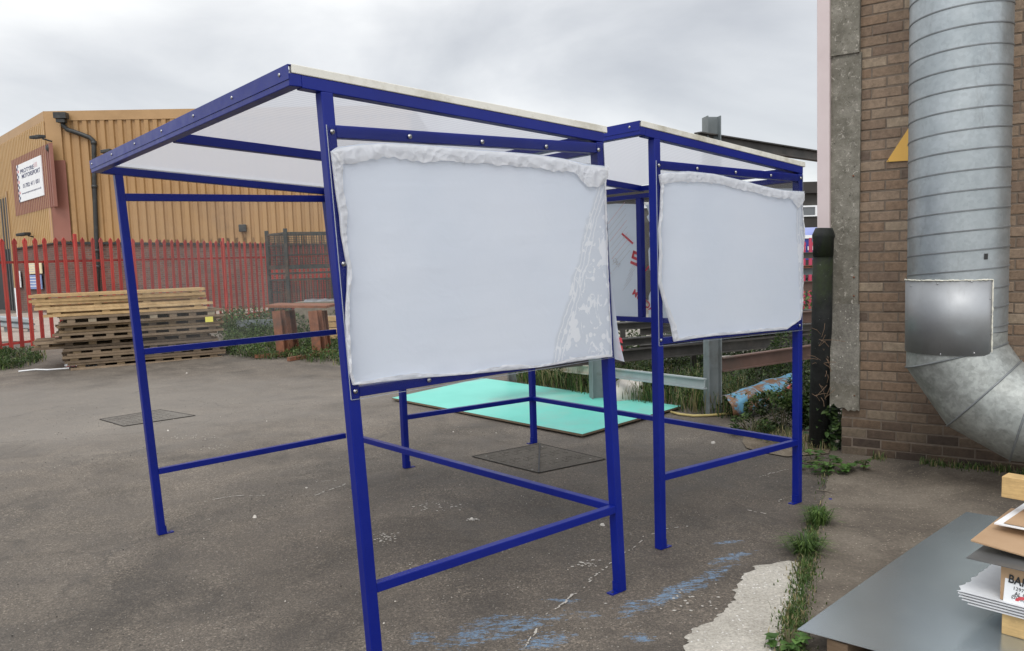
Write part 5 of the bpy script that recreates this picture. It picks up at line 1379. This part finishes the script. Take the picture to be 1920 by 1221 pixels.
# hopper and rainwater pipe
nR = Vector((vR.y, -vR.x, 0)); nR = nR if nR.y < 0 else -nR
rw = thing('rainwater_pipe', at(178, 455, CYD-.6), 'black rainwater pipe with hopper on the warehouse corner', 'downpipe')
def rp_(px, py, off=.16): return onR(px, py, off)[2]
m = MB(); a_ = rp_(107, 224, .16); b_ = rp_(130, 224, .16); m.obox(a_, b_-a_, nR*.3, Vector((0, 0, .22))); a2_ = rp_(110, 230, .18); b2_ = rp_(126, 230, .18); m.obox(a2_-Vector((0, 0, .02)), b2_-a2_, nR*.22, Vector((0, 0, .12))); m.build('hopper', BLKP, rw)
m = MB(); m.tube([rp_(117, 226), rp_(119, 236), rp_(126, 243), rp_(150, 251), rp_(168, 258), rp_(175, 264), rp_(176, 275), rp_(177, 350), rp_(181, 455), rp_(186, 620)], .085, 12); m.build('pipe', BLKP, rw, smooth=True)
m = MB()
for (px, py) in ((176, 268), (177, 350), (182, 470), (183, 500)): c = rp_(px, py); m.tube([c-Vector((0, 0, .06)), c+Vector((0, 0, .06))], .11, 12)
m.build('pipe_collar', BLKP, rw, smooth=True)
# wall lamps
def lamp(px, py, on, label, flood=True):
    p = on(px, py, .3)[2]; n_ = nL if on is onL else nR; t = thing('wall_lamp', p, label, 'lamp', 'small lamps on the warehouse')
    m = MB(); m.obox(p-Vector((.22, 0, .05)), Vector((.34, .05, .05)), n_*.25, Vector((0, 0, .12))); m.build('lamp_head', BLKP, t, bevel=.02)
    m = MB(); m.tube([p+Vector((0, 0, -.02)), p-n_*.26+Vector((.05, .05, -.10))], .03, 8); m.build('bracket', BLKP, t)
lamp(79, 259, onL, 'floodlight on a bracket above the white business sign')
lamp(52, 441, onL, 'floodlight low on the end wall, just above the fence')
t = thing('alarm_dome', onL(93, 278, .2)[2], 'small round grey dome beside the white business sign', 'dome'); m = MB(); m.dome(onL(93, 278, .06)[2], nL, .14, .14, 14); m.build('shell', BLKP, t, smooth=True)
lamp(204, 286, onR, 'small dark lamp beside the rainwater pipe, by the shelter roof edge')
p = onR(456, 428, .1)[2]; t = thing('wall_box', p, 'square dark box lamp on the long ochre wall', 'lamp'); m = MB(); m.obox(p-vR*.14-Vector((0, 0, .14)), vR*.28, nR*.16, Vector((0, 0, .28))); m.build('housing', BLKP, t, bevel=.02)
# notices on the end wall
CRM = worn('cream_notice', (.70, .62, .38), (.76, .68, .45), .5, 2, bump=0); BLN = worn('blue_notice', (.16, .24, .48), (.24, .32, .55), .5, 2, bump=0)
for (x0_, y0_, x1_, y1_, mt, lb) in ((53, 490, 78, 514, CRM, 'cream square notice, upper of two beside the roller door'), (51, 515, 78, 542, BLN, 'blue notice under the cream square notice'), (27, 508, 38, 539, WHITE, 'narrow white notice near the roller door')):
    sA_, zz0, _ = onL(x0_, y1_, .08); sB_, zz1, _ = onL(x1_, y0_, .08); o_ = cor+vL*sA_+nL*.08; o_.z = zz0
    t = thing('wall_notice', o_, lb, 'notice', 'notices on the warehouse end wall'); m = MB(); m.obox(o_, -vL*(sA_-sB_), nL*.03, Vector((0, 0, zz1-zz0))); bo_ = m.build('board', mt, t)
    for k in range(4):
        m = MB(); q = o_-vL*(sA_-sB_)*.15+nL*.032+Vector((0, 0, (zz1-zz0)*(.18+.2*k))); m.obox(q, -vL*(sA_-sB_)*(.7-.1*(k % 2)), nL*.002, Vector((0, 0, (zz1-zz0)*.05))); m.build('print_line', (RED_INK if mt is WHITE else (WHITE if mt is BLN else GREY_INK)), bo_)
# pole with vertical lettering, barrier behind the fence
bp_ = at(31, 545, 24.); t = thing('sign_pole', Vector((bp_.x, bp_.y, gz(bp_.x, bp_.y))), 'slim white pole behind the red fence by the roller door', 'pole'); m = MB(); m.tube([Vector((bp_.x, bp_.y, gz(bp_.x, bp_.y))), at(30, 540, 24.)], .05, 10); m.build('pole', WHITE, t)
ga = at(-60, 598, 22.5); gb = at(66, 608, 22.0); t = thing('crash_barrier', Vector((ga.x, ga.y, gz(ga.x, ga.y))), 'galvanised crash barrier behind the left end of the red fence', 'barrier')
m = MB(); d_ = gb-ga; vs = []; prof = [(-.16, 0), (-.12, -.08), (-.04, -.08), (0, 0), (.04, -.08), (.12, -.08), (.16, 0)]
for (z, y) in prof: vs += [ga+Vector((0, y, z)), gb+Vector((0, y, z))]
m.faces(vs, [(2*i, 2*i+1, 2*i+3, 2*i+2) for i in range(6)]); m.build('rail', GALV, t, solid=.006)
for k in (.2, .55, .9): q = ga.lerp(gb, k); m = MB(); m.bar(Vector((q.x, q.y+.08, gz(q.x, q.y))), Vector((q.x, q.y+.08, q.z+.1)), .12, .08, up=(0, 1, 0)); m.build('barrier_post', GREYS, t)
# pinkish concrete beyond the fence
Lg = [Vector((-40, y, 0)) for y in (19.0, 22, 27, 34)]; 
def fx(y): return fp0.x+fu.x*(y-fp0.y)/fu.y
Rg = [Vector((fx(y)-.5 if y < 24 else -9., y, 0)) for y in (19.0, 22, 27, 34)]
tag(polysheet('service_yard', (Lg, Rg), m_concrete('pinkish_concrete', (.28, .23, .19), (.36, .30, .25), (.44, .38, .32)), .02), 'pale concrete yard behind the red fence', None, None, 'structure')

# ------------------------------------------------------------------ pallet stack
sa = gp(150, 694); sbb = gp(428, 668); ux = (sbb-sa); ux.z = 0; SLn = ux.length; ux.normalize(); uy = Vector((-ux.y, ux.x, 0))
stz = gz(sa.x, sa.y); sa = sa-ux*.16
FRESH = [(.46, .31, .155), (.52, .36, .19), (.40, .265, .13)]; OLD = [(.20, .145, .095), (.27, .20, .135), (.15, .11, .075), (.24, .17, .10)]
def pallet(z, dx, dy, ln, wd, h, tones_, label, rot=0., tilt=0., mid=True):
    o = sa+ux*dx+uy*dy; o.z = z
    t = thing('pallet', o, label, 'pallet', 'long pallets piled in front of the red fence')
    X = Vector((ux.x*math.cos(rot)-ux.y*math.sin(rot), ux.x*math.sin(rot)+ux.y*math.cos(rot), tilt)); Y = Vector((-X.y, X.x, 0)).normalized()
    bt = .046 if tones_ is FRESH else .040; nb = 5
    for zz, nm in ((h-bt, 'top_boards'), (0, 'bottom_boards')):
        m = MB()
        for k in range(nb):
            if nm == 'bottom_boards' and k in (1, 3): continue
            m.col = random.choice(tones_); m.obox(o+Y*(k*(wd-.11)/(nb-1))+X*random.uniform(-.04, .04)+Vector((0, 0, zz+random.uniform(0, .004))), X*(ln+random.uniform(-.05, .05)), Y*.11, Vector((0, 0, bt)))
        m.build(nm, WOOD, t)
    nbr = 4 if tones_ is FRESH else 8
    for k in range(nbr):
        m = MB(); m.col = tuple(c*.8 for c in random.choice(tones_)); a = o+X*(.12+k*(ln-.38)/(nbr-1))+Vector((0, 0, bt+.004)); m.obox(a+Y*.015, X*.13, Y*(wd-.03), Vector((0, 0, h-2*bt-.006))); m.build('bearer', WOOD, t)
    if tones_ is not FRESH:
        m = MB(); m.col = (.09, .07, .05); m.obox(o+X*.05+Y*(wd*.4)+Vector((0, 0, bt+.002)), X*(ln-.1), Y*.04, Vector((0, 0, h-2*bt-.004))); m.build('gap_shade_board', WOOD, t)  # dark board added so the gaps read as deep shadow
    return t
hs_ = 1.36/11; z = stz+.0
names = ['bottom pallet of the pile, sitting on the tarmac', 'second pallet from the bottom', 'third pallet from the bottom, weathered grey', 'fourth pallet from the bottom, jutting out to the left', 'fifth pallet from the bottom, very dark gaps',
         'sixth pallet from the bottom, longer to the right', 'seventh pallet, pale grey front board with a yellow tag', 'eighth pallet, lowest of the fresh yellow ones', 'ninth pallet, second fresh yellow one from the top', 'topmost fresh yellow pallet of the pile']
prm = [(.0, 0, 2.65, 1.15, .125, OLD), (-.1, -.02, 2.8, 1.15, .125, OLD), (-.05, .0, 2.6, 1.2, .125, OLD), (-.55, .15, 3.05, 1.15, .14, OLD), (-.2, .0, 2.85, 1.15, .135, OLD), (-.15, .05, 2.8, 1.1, .135, OLD),
       (-.1, -.05, 2.75, 1.2, .15, OLD[:2]+[(.38, .31, .22)]), (-.32, .1, 2.75, 1.2, .13, FRESH), (-.48, .1, 2.85, 1.15, .13, FRESH), (-.55, .1, 2.95, 1.15, .13, FRESH)]
for (dx, dy, ln, wd, h, tn), lb in zip(prm, names):
    pallet(z, dx, dy, ln, wd, h, tn, lb, random.uniform(-.028, .028), 0.008); z += h+.004
mtag = MB(); q = at(392, 594, (sa+ux*2.45).y-.10); mtag.sub = q; mtag.obox(q-ux*.07, ux*.14, Vector((0, -.004, 0)), Vector((0, 0, -.10))); o = mtag.build('yellow_tag', YTAG); o.location = q; tag(o, 'small bright yellow tag on the pallet pile', 'tag')
# litter in front of the pile
lt = gp(140, 691); t = thing('crumpled_bag', lt, 'crumpled white bag with red print in front of the pallet pile', 'litter'); m = MB(); vs = []; n = 10
for i in range(n+1):
    for j in range(5):
        vs.append(lt+Vector((-.19+.38*i/n, -.0+.05*j, .10*math.sin(math.pi*min(1, j/4+.25))*(.7+.5*noise.noise(Vector((i*.6, j*.7, 1))))+.0+(.02 if j else 0))))
m.faces(vs, [(i*5+j, (i+1)*5+j, (i+1)*5+j+1, i*5+j+1) for i in range(n) for j in range(4)]); bag = m.build('bag', WHITE, t, smooth=True)
for k in range(6):
    m = MB(); q = lt+Vector((-.14+k*.045, -.012, .035)); m.obox(q, Vector((.012, 0, 0)), Vector((0, -.002, 0)), Vector((.004, .03, .035 if k % 2 else .022))); m.build('red_print', RED_INK, bag)
for k, (a_, b_, lb) in enumerate((((35, 698), (130, 692), 'longer white plastic strip on the tarmac left of the crumpled bag'), ((152, 690), (185, 687), 'shorter white plastic strip right of the crumpled bag'))):
    A_, B_ = gp(*a_, .015), gp(*b_, .015); m = MB(); c = (A_+B_)/2; m.sub = c; m.tube([A_, A_.lerp(B_, .3)+Vector((0, .05, .01)), A_.lerp(B_, .6)+Vector((0, -.04, 0)), B_], .014, 6); o = m.build('plastic_strip', WHITE); o.location = c; tag(o, lb, 'litter')

# ------------------------------------------------------------------ stillages, rusty trestle, crates
def wiremesh(mb, o, dx, dz, nx, nz, r=.004):
    for i in range(nx+1): a = o+dx*(i/nx); mb.bar(a, a+dz, r, r, up=(0.3, 1, 0))
    for j in range(nz+1): a = o+dz*(j/nz); mb.bar(a, a+dx, r, r)
SY = 21.5; s0 = at(544, 600, SY); dL = Vector((-.62, .78, 0)).normalized()*1.25; dRr = Vector((.90, .42, 0)).normalized()*1.75
def zpy(py): return at(544, py, SY).z
def stillage(z0, z1, label):
    o = Vector((s0.x, s0.y, z0)); t = thing('mesh_cage', o, label, 'metal cage', 'stacked wire mesh cages by the red fence'); h = z1-z0
    for c in (Vector(), dL, dRr, dL+dRr): m = MB(); m.bar(o+c+Vector((0, 0, 0)), o+c+Vector((0, 0, h-.004)), .085, .085, up=(0, 1, 0)); m.build('corner_post', STILL, t)
    for (a, d) in ((Vector(), dL), (Vector(), dRr), (dL, dRr), (dRr, dL)):
        m = MB(); m.bar(o+a+Vector((0, 0, .22)), o+a+d+Vector((0, 0, .22)), .05, .10); m.bar(o+a+Vector((0, 0, .06)), o+a+d+Vector((0, 0, .06)), .05, .05); m.build('base_rail', STILL, t)
        m = MB(); m.bar(o+a+Vector((0, 0, h-.12)), o+a+d+Vector((0, 0, h-.12)), .035, .05); m.build('top_rail', STILL, t)
        m = MB(); wiremesh(m, o+a+Vector((0, 0, .28)), d, Vector((0, 0, h-.42)), 26 if d is dRr else 18, 16, .010); 
        for q in (.33, .66): m.bar(o+a+Vector((0, 0, .28+(h-.42)*q)), o+a+d+Vector((0, 0, .28+(h-.42)*q)), .012, .016)
        m.build('mesh_side', STILL, t)
zb0 = gz(s0.x, s0.y)
stillage(zb0, zpy(517), 'lower wire mesh cage behind the rusty trestle'); stillage(zpy(517), zpy(428), 'upper wire mesh cage stacked on top of the other')
# plastic-wrapped load
c = at(600, 590, 19.5); c.z = gz(c.x, c.y); t = thing('wrapped_load', c, 'clear plastic wrapped load behind the rusty trestle', 'load'); m = MB(); n = 14; vs = []
for i in range(n+1):
    for j in range(7): a = j/6*math.pi; vs.append(c+Vector((-.3+.9*i/n, -.4*math.cos(a), .64+.13*math.sin(a)*(1+.3*noise.noise(Vector((i*.7, j*.8, 0)))))))
m.faces(vs, [(i*7+j, (i+1)*7+j, (i+1)*7+j+1, i*7+j+1) for i in range(n) for j in range(6)]); m.build('wrap', worn('cloudy_plastic', (.08, .08, .085), (.24, .25, .26), .3, 9), t, smooth=True)
m = MB(); m.col = (.2, .17, .13); m.box(c.x-.5, c.x+.8, c.y-.38, c.y+.38, c.z, c.z+.72); m.build('base_crate', WOOD, t)
# rusty trestle
TY = 15.6
def tp(px, py, Y=TY): return at(px, py, Y)
t = thing('rusty_trestle', gp(555, 660), 'rusty steel trestle with four heavy legs standing in the weeds', 'trestle')
a_, b_ = tp(497, 577), tp(612, 578); 
m = MB(); m.obox(a_, b_-a_, Vector((.10, .55, .02)), Vector((0, 0, .045))); m.build('top_plate', RUST, t)
for (x0_, x1_, yb_, Y_, k) in ((513, 531, 654, 15.6, 0), (581, 600, 663, 15.5, 1), (529, 549, 650, 16.1, 2), (598, 611, 640, 16.1, 3)):
    q0, q1 = at(x0_, 583, Y_), at(x1_, 583, Y_); g0 = at(x0_+7, yb_, Y_); m = MB(); w = q1.x-q0.x
    zg = gz(q0.x, Y_)
    m.ibeam(Vector(((q0.x+q1.x)/2, Y_, q0.z)), Vector(((q0.x+q1.x)/2+.05, Y_, zg)), w, w*.9, .02, .02, up=(.4, 1, 0)); m.build('leg', RUST, t)
for (a, b, lb) in (((541, 678), (645, 660), 'rusty flat bar lying in the weeds in front of the trestle'), ((478, 672), (545, 668), 'shorter rusty bar at the tarmac edge, left of the longer one')):
    A_, B_ = gp(*a, .04), gp(*b, .04); m = MB(); cc = (A_+B_)/2; m.sub = cc; m.bar(A_, B_, .07, .07); o = m.build('rusty_bar', RUST); o.location = cc; tag(o, lb, 'bar', 'rusty bars on the tarmac edge')
for k, (px, py, Y, w, h, lb) in enumerate(((618, 634, 17.6, .42, .5, 'small pale wooden crate right of the rusty trestle'), (655, 640, 17.8, .5, .45, 'wooden crate hidden behind the near shelter post'))):
    c = at(px, py, Y); c.z = gz(c.x, c.y)+.05; t = thing('wooden_crate', c, lb, 'crate', 'pale crates behind the trestle')
    m = MB()
    for j in range(4): m.col = random.choice(FRESH); m.box(c.x-w/2, c.x+w/2, c.y-.02, c.y, c.z+j*h/4, c.z+j*h/4+h/4-.02)
    m.build('slats', WOOD, t); m = MB(); m.col = OLD[1]; m.box(c.x-w/2+.01, c.x+w/2-.01, c.y+.002, c.y+.4, c.z, c.z+h-.02); m.build('body', WOOD, t)
c = at(520, 602, 20.); c.z = gz(c.x, c.y); t = thing('scrap_rails', c, 'grey steel rails lying on the ground beside the mesh cages', 'scrap metal')
for k in range(3): m = MB(); m.bar(c+Vector((-1.0+.1*k, -.3*k, .08+.1*k)), c+Vector((1.6, .3-.3*k, .08+.1*k)), .08, .08); m.build('rail', GREYS, t)
# weeds on the left
belt([(-60, 700), (40, 690), (75, 678), (78, 664), (0, 658), (-60, 660)], 3600, .045, .9, 'rough weeds at the left foot of the red fence', .17, sd=1)
belt([(415, 655), (430, 668), (475, 674), (560, 676), (640, 684), (660, 650), (560, 625), (430, 622)], 8000, .05, 1.1, 'green weeds around the rusty trestle and bars', .20, sd=2)
belt([(400, 640), (640, 640), (640, 605), (420, 605)], 5200, .07, .9, 'taller weeds along the foot of the red fence and mesh cages', .5, sd=4)
grass(scatter([(415, 655), (430, 668), (475, 674), (560, 678), (640, 688), (660, 650), (430, 630)], 1500), 'grass along the tarmac edge in front of the trestle', hmin=.06, hmax=.2, dry=.25, wid=.006)
grass(scatter([(-60, 704), (40, 692), (90, 676), (85, 664), (0, 664), (-60, 664)], 700), 'grass tufts at the left foot of the red fence', hmin=.07, hmax=.17, dry=.2, wid=.006)

# ------------------------------------------------------------------ camera, sky, sun
cam = bpy.data.cameras.new('camera'); co = bpy.data.objects.new('camera', cam); COL.objects.link(co)
rx_, ry_, rz_ = CW[:, 0], -CW[:, 1], -CW[:, 2]
co.matrix_world = Matrix(((rx_[0], ry_[0], rz_[0], 0), (rx_[1], ry_[1], rz_[1], 0), (rx_[2], ry_[2], rz_[2], CH), (0, 0, 0, 1)))
cam.sensor_width = 36; cam.lens = 36*FPX/1920; cam.shift_y = (CY-610.5)/1920; cam.clip_end = 3000; cam.clip_start = .05
sc.camera = co
w = bpy.data.worlds.new('World'); sc.world = w; w.use_nodes = True; nt = w.node_tree; N = nt.nodes; Lk = nt.links
bg = N['Background']; bg.inputs[1].default_value = 1.0
sunel, sunrot = R(52), R(200)
sky = N.new('ShaderNodeTexSky'); sky.sky_type = 'NISHITA'; sky.sun_disc = False; sky.sun_elevation = sunel; sky.sun_rotation = sunrot
tc = N.new('ShaderNodeTexCoord')
def nz(scale, detail, rough, dist, sc3, loc=(0, 0, 0)):
    mp = N.new('ShaderNodeMapping'); mp.inputs['Scale'].default_value = sc3; mp.inputs['Location'].default_value = loc; Lk.new(tc.outputs['Generated'], mp.inputs[0])
    n = N.new('ShaderNodeTexNoise'); n.inputs['Scale'].default_value = scale; n.inputs['Detail'].default_value = detail; n.inputs['Roughness'].default_value = rough; n.inputs['Distortion'].default_value = dist
    Lk.new(mp.outputs[0], n.inputs['Vector']); return n.outputs['Fac']
def rmp(f, st):
    r = N.new('ShaderNodeValToRGB'); e = r.color_ramp.elements
    while len(e) < len(st): e.new(.5)
    for i, (p, c) in enumerate(st): e[i].position = p; e[i].color = tuple(c)+(1,)
    Lk.new(f, r.inputs[0]); return r.outputs[0]
n1 = nz(2.1, 7, .48, .35, (1, 1, 2.3), (.35, .2, .1))
cl_ = rmp(n1, [(.34, (.54, .552, .575)), (.45, (.665, .675, .69)), (.53, (.79, .795, .80)), (.64, (.98, .98, .965))])
n2 = nz(5.5, 8, .6, .5, (1, 1, 2.6), (4, 1, 2))
mx = N.new('ShaderNodeMix'); mx.data_type = 'RGBA'; mx.blend_type = 'MULTIPLY'; mx.inputs[0].default_value = .35; Lk.new(cl_, mx.inputs[6]); Lk.new(rmp(n2, [(.3, (.82, .83, .85)), (.7, (1.05, 1.05, 1.04))]), mx.inputs[7])
# add a little of the physical sky
sm = N.new('ShaderNodeMix'); sm.data_type = 'RGBA'; sm.blend_type = 'ADD'; sm.inputs[0].default_value = .018
Lk.new(mx.outputs[2], sm.inputs[6]); Lk.new(sky.outputs[0], sm.inputs[7]); Lk.new(sm.outputs[2], bg.inputs[0])
sx = N.new('ShaderNodeSeparateXYZ'); Lk.new(tc.outputs['Generated'], sx.inputs[0])
def mr(sock, a, b, c, d):
    q = N.new('ShaderNodeMapRange'); q.interpolation_type = 'SMOOTHSTEP'; q.inputs[1].default_value = a; q.inputs[2].default_value = b; q.inputs[3].default_value = c; q.inputs[4].default_value = d; Lk.new(sock, q.inputs[0]); return q.outputs[0]
mm = N.new('ShaderNodeMath'); mm.operation = 'MULTIPLY'; Lk.new(mr(sx.outputs[1], -.5, .45, 1.6, 1.), mm.inputs[0]); Lk.new(mr(sx.outputs[2], .38, .9, 1., 1.45), mm.inputs[1])
m2_ = N.new('ShaderNodeMath'); m2_.operation = 'MULTIPLY'; Lk.new(mm.outputs[0], m2_.inputs[0]); m2_.inputs[1].default_value = 1.02; Lk.new(m2_.outputs[0], bg.inputs[1])
sun = bpy.data.lights.new('sun', 'SUN'); so_ = bpy.data.objects.new('sun', sun); COL.objects.link(so_); sun.energy = 1.1; sun.angle = R(25); sun.color = (1, .96, .9)
# sun direction: from behind and to the left of the camera
az = sunrot; dirv = Vector((math.sin(az)*math.cos(sunel), math.cos(az)*math.cos(sunel), math.sin(sunel)))
so_.rotation_euler = dirv.to_track_quat('Z', 'Y').to_euler()
sc.view_settings.view_transform = 'Standard'; sc.view_settings.look = 'None'; sc.view_settings.exposure = 0
sc.render.engine = 'CYCLES'; sc.cycles.max_bounces = 8; sc.cycles.transparent_max_bounces = 24
